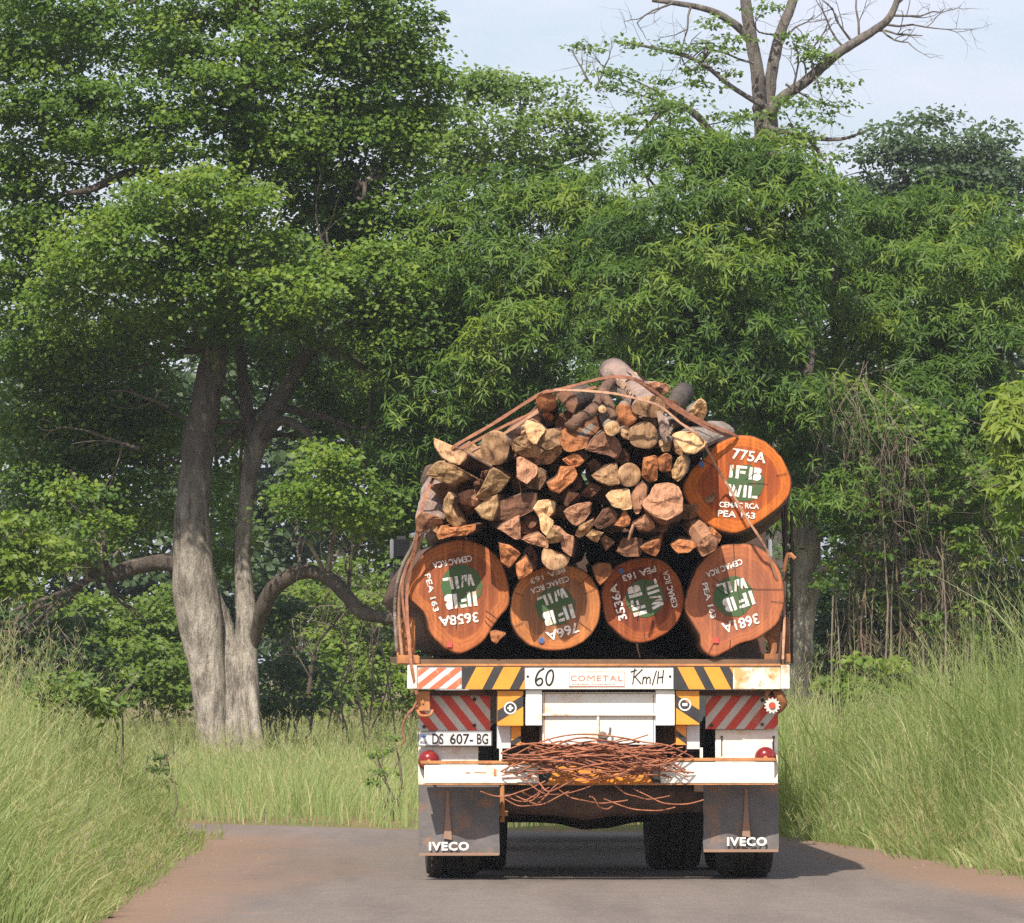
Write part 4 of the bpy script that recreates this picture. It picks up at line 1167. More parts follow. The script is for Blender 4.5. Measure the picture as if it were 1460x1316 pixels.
# bark strips hanging off the peeling log
bm_ = MB()
bm_.tube([T(939, 585, -.22), T(943, 600, -.27), T(945, 618, -.27), T(950, 630, -.26)], [.018, .022, .020, .008], 5, sub=3)
bm_.tube([T(944, 590, -.22), T(950, 605, -.26), T(952, 622, -.27)], [.016, .02, .012], 5, sub=3)
o = bm_.build('bark_strip', M['bark_pink'], None, origin=T(943, 600, -.27)); o.matrix_world = FRAME @ Matrix.Translation(T(943, 600, -.27))
setp(o, 'peeled bark strip dangling in front of the firewood below the peeling log', 'bark strip')
bm_ = MB()
bm_.tube([T(903, 748, -.30), T(899, 760, -.31), T(896, 770, -.30)], [.011, .012, .008], 5, sub=2)
o = bm_.build('splinter', M['w_pink'], None, origin=T(899, 760, -.3)); o.matrix_world = FRAME @ Matrix.Translation(T(899, 760, -.3))
setp(o, 'thin pink splinter hanging above log 3536A', 'splinter')
# small end of wood caught between the two left logs
fw('C', [(725,690),(760,680),(830,700),(790,735),(765,765),(735,745)], .10, 'w_orange', 'bark_brown', 'small orange scrap caught between the bottoms of logs 3658A and 766A', (.02,.05), .8)

# ---------------------------------------------------------------- straps
def strap(name, pts, wd, mat, label):
    """flat woven band following the load"""
    ps = [T(*p) for p in pts]
    o0 = ps[len(ps)//2]
    mb = MB()
    ps2, _ = catmull(ps, [0]*len(ps), 6)
    vs, fs = [], []
    n = len(ps2)
    for i, p in enumerate(ps2):
        t = (ps2[min(i+1, n-1)] - ps2[max(i-1, 0)]).normalized()
        tw = .35*math.sin(i*.21 + len(label))
        out = Vector((math.sin(tw)*.3, -1, 0.35)).normalized()
        s_ = t.cross(out).normalized()
        nn_ = s_.cross(t).normalized()
        h = wd*(1 + .12*math.sin(i*1.7))
        for q in (s_*h + nn_*.003, s_*h - nn_*.003, -s_*h - nn_*.003, -s_*h + nn_*.003):
            vs.append(p + q - o0)
    for i in range(n-1):
        for k in range(4):
            k2 = (k+1) % 4
            fs.append((4*i + k, 4*i + k2, 4*(i+1) + k2, 4*(i+1) + k))
    o = mb.add(vs, fs).build(name, mat, None)
    o.matrix_world = FRAME @ Matrix.Translation(o0)
    setp(o, label, 'strap', 'straps lashing the load')
    return o
strap('lashing_strap', [(594,990,.0),(586,945,-.02),(582,900,.06),(580,850,.10),(585,815,.08),(593,770,-.02),(603,722,-.08),(614,690,-.02),(624,672,.1)], .010, M['strap'],
      'orange strap running down beside log 3658A to the winch at the left beam end')
strap('lashing_strap', [(634,668,.10),(640,648,.02),(650,635,-.13),(700,606,-.06),(768,563,-.13),(790,557,-.12),(822,549,-.1),(852,541,-.3),(880,537,-.42),(905,541,-.40),(930,556,-.30),(958,576,-.2),(1005,603,-.1),(1043,618,.02),(1062,630,.15)], .0105, M['strap'],
      'broad orange strap arching over the top of the firewood down to log 775A')
strap('lashing_strap', [(657,640,-.06),(710,612,.1),(766,585,.10),(800,566,.2),(850,552,.5)], .009, M['strap'], 'second orange strap, running below the broad one on the left slope of the firewood')
strap('lashing_strap', [(672,644,-.02),(716,620,.06),(765,588,-.0),(792,574,.2)], .010, M['strap_pale'], 'pale narrow strap lowest on the left slope of the firewood')
strap('lashing_strap', [(790,556,-.14),(830,557,-.33),(866,560,-.40),(885,563,-.42),(925,573,-.40),(945,582,-.36),(970,603,-.34),(997,622,-.32),(1013,650,-.16),(1030,680,-.02),(1040,696,.0),(1064,738,.0),(1080,762,.0),(1094,786,.06),(1106,822,.12),(1118,860,.20),(1116,940,.1)], .008, M['strap_pale'],
      'narrow pale strap crossing the face of log 775A and running down beside log 3681A')
strap('lashing_strap', [(905,540,-.42),(935,562,-.27),(962,583,-.2),(1005,608,-.1),(1040,622,.03)], .010, M['strap'], 'dark orange strap doubled under the broad one on the right slope')
def rope(pts, r_, mat, label):
    ps = [T(*p) for p in pts]; o0 = ps[len(ps)//2]
    mb = MB().tube([p - o0 for p in ps], r_, 6, sub=5)
    o = mb.build('lashing_rope', mat, None, smooth=True)
    o.matrix_world = FRAME @ Matrix.Translation(o0)
    return setp(o, label, 'rope', 'ropes down the left side of the load')
rope([(598,745,.05),(590,775,.1),(577,800,.12),(567,830,.15),(563,870,.2),(566,930,.2)], .012, M['bark_grey'], 'grey rope bulging farthest out to the left of log 3658A')
rope([(606,750,.0),(596,780,.08),(582,806,.1),(572,835,.12),(569,880,.2),(574,940,.2)], .012, M['strap_pale'], 'pale rope beside log 3658A, next to the farthest grey one')
rope([(602,735,.0),(590,785,.05),(578,815,.08),(574,850,.09),(581,905,.07),(590,948,.03)], .010, M['strap'], 'orange rope lying on the bark of log 3658A')
rope([(1112,660,.6),(1117,760,.5),(1119,850,.3),(1112,930,.15),(1106,985,.03)], .010, M['dark_rust'], 'dark rusty cable hanging down right of logs 775A and 3681A')

# ---------------------------------------------------------------- wire tangle on the bumper
wm = MB()
rr = random.Random(11)
wc = T(850, 1085, -.04)
for i in range(66):
    xa, xb = rr.uniform(712, 800), rr.uniform(900, 990)
    if rr.random() < .35: xa += rr.uniform(0, 120)
    if rr.random() < .35: xb -= rr.uniform(0, 120)
    base = rr.uniform(1056, 1096); sag = rr.uniform(-4, 20)
    if rr.random() < .12: base += 16
    n = 8
    pts = []
    ph, am = rr.uniform(0, 6), rr.uniform(2, 12)
    for k in range(n):
        t = k/(n-1)
        x = xa + (xb-xa)*t
        yy = base + sag*4*t*(1-t) + am*math.sin(ph + t*5.5) + (14*(abs(t-.5)*2)**4 if rr.random() < .5 else 0)
        if (xa + xb)/2 and (t < .2 or t > .8): yy = min(yy, 1110)
        pts.append(T(x, yy, -.05 - .10*math.sin(math.pi*t) + rr.uniform(-.05, .05)) - wc)
    wm.tube(pts, rr.uniform(.0034, .0064), 4, sub=4)
for i in range(11):
    xa = rr.uniform(770, 920); L = rr.uniform(40, 130)
    y0 = rr.uniform(1112, 1135)
    pts = [T(xa + L*t*(1 if i % 2 else -1)*.8, y0 + 22*math.sin(t*2.4 + rr.uniform(-.2, .2)) , -.08 + rr.uniform(-.04, .04)) - wc for t in (0, .2, .4, .6, .8, 1)]
    pts = [p if p.z + wc.z > .3 else Vector((p.x, p.y, .3 - wc.z)) for p in pts]
    wm.tube(pts, .0045, 4, sub=4)
for i in range(8):
    cx, cy = rr.uniform(760, 940), rr.uniform(1065, 1100); r_ = rr.uniform(9, 20)
    pts = [T(cx + r_*1.4*math.cos(a), cy + r_*.7*math.sin(a), -.10 + .03*math.cos(a*2)) - wc for a in [k*.62 for k in range(11)]]
    wm.tube(pts, .004, 4, sub=3)
o = wm.build('wire_bundle', M['wire'], None)
o.matrix_world = FRAME @ Matrix.Translation(wc)
setp(o, 'tangled bundle of rusty wire draped over the middle of the white bumper', 'wire')

# ---------------------------------------------------------------- ground and road
def sstep(a, b, x):
    t = np.clip((x - a)/(b - a), 0, 1)
    return t*t*(3 - 2*t)
ROADL = [(-2.2,-30),(-2.2,10),(-2.34,33),(-2.50,40),(-2.52,46.5),(-2.70,48.4),(-3.3,49.25),(-4.6,49.8),(-7,50.6),(-14,53),(-40,60)]
ROADR = [(-40,66),(-14,57.5),(-7,54.6),(-4.2,52.9),(-2.95,52.0),(-1.8,51.0),(-.82,50.1),(.6,49.6),(2.1,49.0),(2.62,46.0),(3.43,40),(4.0,35),(4.4,28),(4.6,10),(4.6,-30)]
def ragged(pl, amp, step):
    out = []
    for (a, b_) in zip(pl[:-1], pl[1:]):
        L = math.dist(a, b_); n = max(1, int(L/step)) if L < 30 else 4
        for i in range(n):
            t = i/n
            x, y = a[0] + (b_[0]-a[0])*t, a[1] + (b_[1]-a[1])*t
            q = mnoise.noise(Vector((x*1.7, y*1.7, 4.0)))*amp + mnoise.noise(Vector((x*6, y*6, 9.0)))*amp*.5
            out.append((x + q, y + q*.4))
    out.append(pl[-1])
    return out
ROAD = ragged(ROADL, .16, .22) + ragged(ROADR, .16, .22)
RP = np.array(ROAD)
def road_dist(x, y):
    """distance to the road's edge, negative on the road"""
    x = np.asarray(x, float); y = np.asarray(y, float)
    d2 = np.full(x.shape, 1e9); ins = np.zeros(x.shape, bool)
    for (x0, y0), (x1, y1) in zip(RP, np.roll(RP, -1, 0)):
        dx, dy = x1-x0, y1-y0
        t = np.clip(((x-x0)*dx + (y-y0)*dy)/(dx*dx + dy*dy + 1e-12), 0, 1)
        d2 = np.minimum(d2, (x - x0 - t*dx)**2 + (y - y0 - t*dy)**2)
        c = ((y0 > y) != (y1 > y)) & (x < (x1-x0)*(y-y0)/((y1-y0) if abs(y1-y0) > 1e-12 else 1e-12) + x0)
        ins ^= c
    return np.where(ins, -1, 1)*np.sqrt(d2)
def ground_z(x, y, d=None):
    if d is None: d = road_dist(x, y)
    side = np.where(x > 1.8, .30, np.where(y < 50, .20, .06))
    return side*sstep(.15, 1.6, d) + .05*np.sin(x*1.3 + y*.7)*sstep(.5, 2, d) - .012*(d <= .06)

gx = np.unique(np.concatenate([np.linspace(-200, -40, 8), np.linspace(-40, -10, 16), np.linspace(-10, 10, 81), np.linspace(10, 40, 16), np.linspace(40, 200, 8)]))
gy = np.unique(np.concatenate([np.linspace(-60, 20, 9), np.linspace(20, 30, 8), np.linspace(30, 80, 151), np.linspace(80, 160, 20), np.linspace(160, 360, 8)]))
GX, GY = np.meshgrid(gx, gy)
GZ = ground_z(GX, GY)
nx_, ny_ = len(gx), len(gy)
vv = np.stack([GX.ravel(), GY.ravel(), GZ.ravel()], 1)
ff = [(j*nx_ + i, j*nx_ + i + 1, (j+1)*nx_ + i + 1, (j+1)*nx_ + i) for j in range(ny_-1) for i in range(nx_-1)]
me = bpy.data.meshes.new('ground'); me.from_pydata(vv.tolist(), [], ff); me.update()
M['ground'] = surf('red_earth', (0.21, 0.125, 0.065), (0.13, 0.10, 0.05), .95, scale=1.4, dirt=(0.12, 0.13, 0.045), dscale=.8, dlo=.45, dhi=.6, bump=.3, bscale=14)
setp(link('ground', me, M['ground'], None, True), 'red earth under the grass on both sides of the road', kind='structure')

def asphalt():
    m, n, l, b = new_mat('dusty_asphalt')
    g = n.new('ShaderNodeNewGeometry'); sp = n.new('ShaderNodeSeparateXYZ')
    l.new(g.outputs['Position'], sp.inputs[0])
    a = noise_node(n, l, 62, 4, .75); c1 = noise_node(n, l, .55, 5, .6, stretch=(1, .35, 1)); c2 = noise_node(n, l, 3, 6, .65)
    c = mix(n, l, ramp(n, l, a.outputs['Fac'], .35, .68).outputs[0], (0.098, 0.082, 0.073), (0.220, 0.184, 0.160))
    c = mix(n, l, math_n(n, l, 'MULTIPLY', ramp(n, l, c2.outputs['Fac'], .45, .75).outputs[0], .45), c, (0.215, 0.168, 0.138))
    # red dust carried in from both verges, thick near the edge
    dl = math_n(n, l, 'ADD', sp.outputs['X'], 2.45)
    dr = math_n(n, l, 'SUBTRACT', math_n(n, l, 'SUBTRACT', 3.43, math_n(n, l, 'MULTIPLY', math_n(n, l, 'SUBTRACT', sp.outputs['Y'], 40), .135)), sp.outputs['X'])
    w_ = math_n(n, l, 'MULTIPLY', math_n(n, l, 'SUBTRACT', c1.outputs['Fac'], .5), 3.2)
    def edge(d, near, far):
        mr = n.new('ShaderNodeMapRange'); mr.interpolation_type = 'SMOOTHSTEP'
        mr.inputs['From Min'].default_value = near; mr.inputs['From Max'].default_value = far
        mr.inputs['To Min'].default_value = 1; mr.inputs['To Max'].default_value = 0
        l.new(math_n(n, l, 'ADD', d, w_), mr.inputs['Value'])
        return mr.outputs[0]
    tr = noise_node(n, l, 1.6, 5, .6, stretch=(1, .10, 1))
    c = mix(n, l, math_n(n, l, 'MULTIPLY', ramp(n, l, tr.outputs['Fac'], .45, .65).outputs[0], .55), c, (0.10, 0.083, 0.075))
    pt = noise_node(n, l, 9, 6, .7)
    c = mix(n, l, math_n(n, l, 'MULTIPLY', ramp(n, l, pt.outputs['Fac'], .56, .66).outputs[0], .4), c, (0.26, 0.20, 0.16))
    far = n.new('ShaderNodeMapRange'); far.inputs['From Min'].default_value = 47.5; far.inputs['From Max'].default_value = 49.5
    far.inputs['To Min'].default_value = 1; far.inputs['To Max'].default_value = .25
    l.new(sp.outputs['Y'], far.inputs['Value'])
    e = math_n(n, l, 'MULTIPLY', math_n(n, l, 'MAXIMUM', edge(dl, .0, 1.5), edge(dr, .0, 1.0)), far.outputs[0])
    e = math_n(n, l, 'MULTIPLY', e, math_n(n, l, 'ADD', math_n(n, l, 'MULTIPLY', c2.outputs['Fac'], .7), .35), True)
    c = mix(n, l, e, c, (0.230, 0.138, 0.086))
    l.new(c, b.inputs['Base Color'])
    b.inputs['Roughness'].default_value = .88
    b.inputs['Specular IOR Level'].default_value = .25
    bp = n.new('ShaderNodeBump'); bp.inputs['Strength'].default_value = .35; bp.inputs['Distance'].default_value = .01
    l.new(a.outputs['Fac'], bp.inputs['Height']); l.new(bp.outputs[0], b.inputs['Normal'])
    return m
bm = bmesh.new()
f = bm.faces.new([bm.verts.new((x, y, .004)) for x, y in ROAD])
bmesh.ops.triangulate(bm, faces=[f])
for f in bm.faces:
    if f.normal.z < 0: f.normal_flip()
me = bpy.data.meshes.new('road'); bm.to_mesh(me); bm.free()
setp(link('road', me, asphalt()), 'grey asphalt road edged with red dust, bending left', kind='structure')
# pebbles and litter on the shoulders
mb = MB()
rr = random.Random(5)
for i in range(260):
    if rr.random() < .5: x, y = -2.48 + abs(rr.gauss(0, .35)), rr.uniform(33, 49)
    else:
        y = rr.uniform(37, 48.5); x = 3.43 - .14*(y-40) - abs(rr.gauss(0, .4))
    s_ = rr.uniform(.004, .012)
    vs = [(x + s_*math.cos(a + i)*rr.uniform(.7, 1.3), y + s_*math.sin(a + i)*rr.uniform(.7, 1.3), .003) for a in (0, 1.6, 3.1, 4.7)]
    vs.append((x, y, .004 + s_*.8))
    mb.add(vs, [(0,1,4),(1,2,4),(2,3,4),(3,0,4)])
M['pebble'] = surf('pebbles', (0.28, 0.19, 0.14), (0.17, 0.11, 0.08), .9, scale=3)
setp(mb.build('gravel', M['pebble']), 'loose red gravel scattered along the road edges', 'gravel', kind='stuff')

# ---------------------------------------------------------------- leaves
def unit(a):
    return a/np.maximum(np.linalg.norm(a, axis=1, keepdims=True), 1e-9)
def tri_mesh(name, V, Fc, tint, mat, parent=None):
    me = bpy.data.meshes.new(name)
    me.vertices.add(len(V)); me.vertices.foreach_set('co', V.astype(np.float32).ravel())
    nf = len(Fc)
    me.loops.add(nf*3); me.loops.foreach_set('vertex_index', Fc.astype(np.int32).ravel())
    me.polygons.add(nf); me.polygons.foreach_set('loop_start', np.arange(0, nf*3, 3, dtype=np.int32))
    me.update(calc_edges=True)
    at = me.attributes.new('tint', 'FLOAT', 'POINT'); at.data.foreach_set('value', tint.astype(np.float32))
    return link(name, me, mat, parent)
def leaves_geo(C, D, U, L, W, tint):
    D = unit(D); S = unit(np.cross(D, U)); U = np.cross(S, D)
    L = L[:, None]; W = W[:, None]
    a = C
    l_ = C + D*L*.42 + S*W*.5 + U*W*.16
    t_ = C + D*L - U*L*.10
    r_ = C + D*L*.42 - S*W*.5 + U*W*.16
    V = np.stack([a, l_, t_, r_], 1).reshape(-1, 3)
    i = np.arange(len(C))*4
    Fc = np.stack([np.stack([i, i+2, i+1], 1), np.stack([i, i+3, i+2], 1)], 1).reshape(-1, 3)
    return V, Fc, np.repeat(tint, 4)

def rand_dirs(n):
    v = rng.normal(size=(n, 3)); return unit(v)

def crown_leaves(blobs, dens, nl, Ls, Ws, style='broad', bough=(.26, .46), flat=.45, tint0=.38):
    Cs, Ds, Us, LL, WW, TT, BC = [], [], [], [], [], [], []
    for bl in blobs:
        cx, cy, rx, ry, Y = bl[:5]
        dk = bl[5] if len(bl) > 5 else 1.0
        tb = bl[6] if len(bl) > 6 else 0.0
        c = np.array(P(cx, cy, Y)); k = Y/F
        ra = np.array([rx*k, max(rx, ry)*k*1.05 + .1, ry*k])
        nb = max(2, int(dens*dk*math.pi*ra[0]*ra[2]*(1 + .5*ra[1])))
        d = rand_dirs(nb)
        d[:, 1] = np.where(rng.random(nb) < .5, -np.abs(d[:, 1]), d[:, 1])
        r_ = np.where(rng.random((nb, 1)) < .8, rng.uniform(.72, 1.0, (nb, 1)), rng.uniform(.2, .72, (nb, 1)))
        bc = c + d*r_*ra
        bs = rng.uniform(bough[0], bough[1], nb)
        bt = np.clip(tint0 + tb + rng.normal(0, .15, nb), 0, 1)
        BC.append(bc)
        n_ = rand_dirs(nb*nl)
        up = rng.random(nb*nl) < .78
        n_[:, 2] = np.where(up, np.abs(n_[:, 2]), n_[:, 2])
        n_[:, 1] = np.where(rng.random(nb*nl) < .4, -np.abs(n_[:, 1]), n_[:, 1])
        s_ = np.repeat(bs, nl)[:, None]*np.array([1, 1, flat])
        pos = np.repeat(bc, nl, 0) + n_*s_*np.clip(rng.normal(.8, .24, (nb*nl, 1)), .1, 1.3)
        tt = np.repeat(bt, nl)
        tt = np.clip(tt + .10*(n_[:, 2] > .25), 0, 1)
        if style == 'broad':
            h = unit(np.concatenate([n_[:, :2] + rng.normal(0, .8, (len(n_), 2)), rng.normal(-.25, .45, (len(n_), 1))], 1))
            U = unit(n_*.45 + np.array([-.16, -.55, .72]) + rng.normal(0, .42, n_.shape))
            Cs.append(pos); Ds.append(h); Us.append(U)
            LL.append(rng.uniform(.75, 1.25, len(pos))*Ls); WW.append(rng.uniform(.8, 1.2, len(pos))*Ws)
            TT.append(np.clip(tt + rng.normal(0, .16, len(pos)), 0, 1))
        else:       # whorls of long drooping leaves at the twig ends
            k_ = 9
            ax = unit(n_ + np.array([0, -.25, .35]) + rng.normal(0, .3, n_.shape))
            ref = unit(np.cross(ax, np.array([.3, .2, .9]) + rng.normal(0, .1, ax.shape)))
            o2 = np.cross(ax, ref)
            for q in range(k_):
                a = 2*math.pi*q/k_ + rng.uniform(0, .7, len(pos))
                rad = ref*np.cos(a)[:, None] + o2*np.sin(a)[:, None]
                D = unit(rad + ax*rng.uniform(-.05, .55, (len(pos), 1)) + np.array([0, 0, -1])*rng.uniform(.2, .75, (len(pos), 1)))
                Cs.append(pos + rng.normal(0, .02, pos.shape)); Ds.append(D)
                Us.append(unit(ax*.7 + np.array([-.16, -.5, .72]) + rng.normal(0, .3, ax.shape)))
                LL.append(rng.uniform(.7, 1.25, len(pos))*Ls); WW.append(rng.uniform(.75, 1.2, len(pos))*Ws)
                TT.append(np.clip(tt + rng.normal(0, .13, len(pos)), 0, 1))
    cat = np.concatenate
    return leaves_geo(cat(Cs), cat(Ds), cat(Us), cat(LL), cat(WW), cat(TT)), cat(BC)

def add_twigs(mb, p, d, L, r_, depth, rr, mi=0, droop=0.0):
    pts, q, dd = [p], Vector(p), Vector(d).normalized()
    n = 4
    for i in range(n):
        dd = (dd + Vector((rr.gauss(0, .22), rr.gauss(0, .22), rr.gauss(0, .22) - droop))).normalized()
        q = q + dd*(L/n); pts.append(q.copy())
    mb.tube(pts, [r_*(1 - .6*i/n) for i in range(n+1)], 5 if r_ > .012 else 3, mi=mi, cap=False)
    if depth > 0:
        for i in range(rr.choice((2, 3, 3))):
            j = rr.randint(1, n)
            e = (dd + Vector((rr.gauss(0, .7), rr.gauss(0, .5), rr.gauss(0, .7)))).normalized()
            add_twigs(mb, pts[j], e, L*rr.uniform(.45, .75), r_*.5, depth-1, rr, mi, droop)

TREES = 0
def tree(name, base, label, blobs, dens, nl, Ls, Ws, mat, trunks=(), trunk_mat='trunk_grey', style='broad', bough=(.26, .46), flat=.45,
         anchors=(), limb_r=.035, cat='tree', group=None, tint0=.38, twigs=0, crown='crown', extra=None, flute=None, sides=14, limbs=()):
    global TREES
    TREES += 1
    rr = random.Random(100 + TREES)
    root = empty(name, Matrix.Translation(base), label, cat, group)
    o0 = np.array(base)
    (V, Fc, T_), BC = crown_leaves(blobs, dens, nl, Ls, Ws, style, bough, flat, tint0)
    tri_mesh(crown, V - o0, Fc, T_, M[mat], root)
    mb = MB()
    for (pts, rad) in trunks:
        mb.tube([Vector(p) - Vector(base) for p in pts], rad, sides, sub=8, flute=flute if rad[0] > .2 and flute else None, wob=.13)
    if anchors:
        an = [Vector(a) - Vector(base) for a in anchors]
        for bl in blobs:
            c = P(*bl[:2], bl[4]) - Vector(base)
            a = min(an, key=lambda q: (q - c).length)
            m1 = a.lerp(c, .35) + Vector((rr.gauss(0, .12), rr.gauss(0, .12), rr.gauss(0, .12)))
            m2 = a.lerp(c, .7) + Vector((rr.gauss(0, .15), rr.gauss(0, .15), rr.gauss(0, .1)))
            mb.tube([a, m1, m2, c], [limb_r, limb_r*.75, limb_r*.5, limb_r*.28], 6, sub=3, cap=False)
            for q in range(3):
                add_twigs(mb, m2.lerp(c, rr.random()), Vector((rr.gauss(0, 1), rr.gauss(0, 1), rr.gauss(0, .7))), rr.uniform(.4, .8), limb_r*.28, 1, rr)
    if extra and not limbs: extra(mb, Vector(base), rr)
    for (pts, rad) in limbs:
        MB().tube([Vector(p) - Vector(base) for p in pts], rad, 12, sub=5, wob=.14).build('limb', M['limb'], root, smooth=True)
    if limbs:
        tw_ = MB()
        if extra: extra(tw_, Vector(base), rr)
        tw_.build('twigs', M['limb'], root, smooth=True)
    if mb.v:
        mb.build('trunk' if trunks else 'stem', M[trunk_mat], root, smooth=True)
    return root

# ---- the big two-stemmed tree
YB = 70.0
def PT(px, py, dy=0.0): return P(px, py, YB + dy)
kpx = YB/F
def fl(t, th):
    return (.16*math.cos(th*5 + .6) + .10*math.cos(th*3 + 2))*max(0, 1 - t*2.6)**1.3
base = Vector((PT(318, 1040).x, YB, 0.05))
def rp(*a): return [x*kpx for x in a]
t1 = ([PT(304, 1105), PT(302, 1040), PT(299, 1000), PT(295, 950), PT(286, 890), PT(277, 830), PT(273, 770), PT(276, 700), PT(285, 620), PT(299, 540), PT(310, 490), PT(320, 420), PT(330, 330), PT(336, 250), PT(345, 160), PT(352, 80), PT(365, 0), PT(380, -80)],
      rp(23, 21, 23, 27, 32, 32, 28, 23, 22, 20.5, 19, 17, 15, 13, 11, 9, 7, 6))
t2 = ([PT(362, 1105, .1), PT(356, 1040, .1), PT(353, 960, .1), PT(351, 880, .12), PT(346, 800, .2), PT(349, 740, .2), PT(354, 690, .25), PT(364, 640, .3), PT(381, 600, .3), PT(405, 558, .3), PT(428, 520, .2), PT(455, 490, .1), PT(480, 505, 0), PT(520, 525, -.3)],
      rp(18, 15, 16, 15, 12, 11, 12, 14, 14, 13, 11, 9, 7, 4))
tmid = ([PT(328, 1105, .12), PT(327, 1040, .12), PT(326, 990, .12), PT(325, 935, .14), PT(322, 890, .2), PT(308, 845, .12)], rp(24, 22, 20, 15, 10, 5))
tbut = ([PT(374, 1100, -.05), PT(364, 1040, -.05), PT(358, 980, 0), PT(356, 910, .1)], rp(12, 9, 8, 6))
t2b = ([PT(365, 640, .3), PT(352, 580, .5), PT(345, 520, .6), PT(342, 460, .7), PT(370, 380, .9)], rp(11, 9, 8, 7, 6))
t2c = ([PT(378, 622, .2), PT(400, 600, 0), PT(430, 610, -.3), PT(460, 640, -.4), PT(500, 650, -.5)], rp(9, 7, 6, 5, 4))
t2d = ([PT(395, 580, .2), PT(440, 590, .3), PT(478, 600, .2), PT(510, 640, 0), PT(535, 680, 0)], rp(7, 6, 5, 4, 3))
t3 = ([PT(354, 950, .13), PT(364, 908, .04), PT(376, 865, -.2), PT(395, 835, -.4), PT(430, 815, -.6), PT(465, 822, -.8), PT(495, 850, -1), PT(515, 872, -1.1), PT(545, 880, -1.2), PT(585, 885, -1.3), PT(630, 900, -1.4)], rp(4, 9, 12, 12, 11, 10, 10, 10, 9, 8, 6))
t4 = ([PT(262, 805, .1), PT(225, 802, 0), PT(185, 810, -.2), PT(150, 822, -.4), PT(110, 800, -.5), PT(70, 775, -.6), PT(20, 750, -.8)], rp(15, 12, 11, 10, 8, 6, 4))
t4b = ([PT(152, 820, -.4), PT(148, 770, -.2), PT(140, 730, 0), PT(120, 700, .1), PT(100, 670, .2)], rp(4.5, 3.5, 3, 2.5, 2))
t4c = ([PT(140, 818, -.4), PT(100, 840, -.6), PT(60, 855, -.8), PT(20, 870, -1)], rp(6, 4, 3, 2))
t5 = ([PT(330, 330, 0), PT(290, 290, -.4), PT(240, 260, -.6), PT(190, 245, -.8), PT(130, 270, -1), PT(95, 275, -1.1)], rp(11, 9, 8, 7, 5, 3))
t6 = ([PT(336, 260, 0), PT(360, 230, -.2), PT(375, 180, -.3), PT(380, 150, -.3)], rp(10, 8, 7, 5))
t7 = ([PT(345, 160, 0), PT(375, 95, 0), PT(420, 60, .2), PT(480, 30, .4)], rp(9, 7, 6, 4))
t8 = ([PT(320, 420, 0), PT(390, 350, .3), PT(450, 300, .5), PT(520, 260, .7), PT(570, 200, .9)], rp(10, 8, 7, 5, 3))
big_blobs = [
 # upper crown
 (90,30,140,70,70,.8),(50,130,110,60,70,.8),(215,40,110,60,69.3,.8),(340,20,110,55,70.5,.9),(460,40,110,65,70.3),(560,50,60,60,70.8),(590,120,40,55,71,.9),(530,130,80,60,70.6),
 (430,130,80,55,70.2,.9),(270,140,110,45,69.2,.75),(140,175,110,45,69.3,.8),(30,230,90,60,70.3,.9),(215,205,90,35,69,.8),(505,215,100,60,70.7),(590,215,45,55,71.2),(455,285,90,60,70.8),
 (545,310,80,60,70.9),(385,215,55,50,69.6),(75,320,90,50,70.2,.7),(20,380,70,60,70.5,.8),(560,180,60,50,72),(480,340,80,60,71.4),
 # bright front pads
 (285,300,140,42,68.5,1.1,.14),(190,365,140,48,68.5,1.1,.12),(335,372,120,50,68.7,1.1,.14),(250,430,130,38,68.9,1.1,.08),(405,425,80,42,68.2,1,.1),(130,430,90,45,69.2,.9,.04),
 (460,420,70,40,69,1,.08),(545,405,75,48,69.3,1,.08),(590,470,60,50,69.4,1,.06),(520,480,70,40,69.6,.9,.04),
 # lower left, dark side
 (45,470,90,60,70.5,.9),(125,500,90,50,70.8,.9),(205,490,60,35,70.2,.9,.05),(50,560,90,60,71.3),(150,570,90,60,71.6),(225,560,40,60,71.8,.9),(60,650,100,60,71.8),(165,655,80,60,72),(215,700,40,60,72.3),
 (110,730,90,40,72.4),(330,545,26,80,72,.9),(395,520,50,40,71.4,.9),(310,700,22,80,72.8),(325,790,20,50,72.6),
 # lower right
 (455,690,70,38,68.2,1,.12),(505,725,60,36,68.4,1,.08),(430,738,45,24,69,.9),(490,560,60,50,71.5,.9),(555,560,60,50,71,.9),(560,640,60,60,71.5,.9),(545,760,60,45,71.2,.9),(470,620,50,36,71.6,.8),(600,600,40,50,70.8,.9),
]
big_fill = [(175,235,60,30,70.6,.7),(110,225,60,34,71,.7),(250,95,60,36,70.6,.7),(345,90,46,50,69.4,.8),(350,190,44,50,69.3,.8),(170,95,60,34,70.8,.7),(300,215,50,30,69.2,.8),(60,60,70,50,71,.8),(420,210,50,50,70,.9),(35,300,60,40,71,.7),
            (90,395,70,40,71,.7),(120,735,56,36,69,1,.05),(90,800,40,24,69,.9),(190,765,36,26,71,.9),(70,790,40,26,70.2,.9,.05),(230,640,30,40,71.6,.9),(440,520,50,30,70.6,.8,.05),(620,100,26,40,71.2,.8),(400,450,60,30,69.4,.9,.06),(280,470,70,26,69.6,.8,.05)]
def big_extra(mb, b0, rr):
    for (x, y, dx, dz, L) in ((455,490,.5,1,1.4),(430,500,.2,1,1.0),(530,560,.3,-1,1.0),(545,600,.1,-1,.9),(495,855,.2,1,.8),(430,815,-.2,1,.9),(515,780,.3,.4,.7),(410,470,-.2,1,.9),(440,990,.1,1,.8),
                              (120,830,-.4,-.6,.7),(90,840,-.5,-.8,.7),(60,860,-.6,-.7,.6),(150,820,.1,-1,.5),(240,580,-.5,.3,.7),(480,600,.8,-.1,.9),(200,640,-.6,.2,1.0)):
        add_twigs(mb, PT(x, y, -.5) - b0, Vector((dx, rr.uniform(-.3, .3), dz)), L, .028, 2, rr)
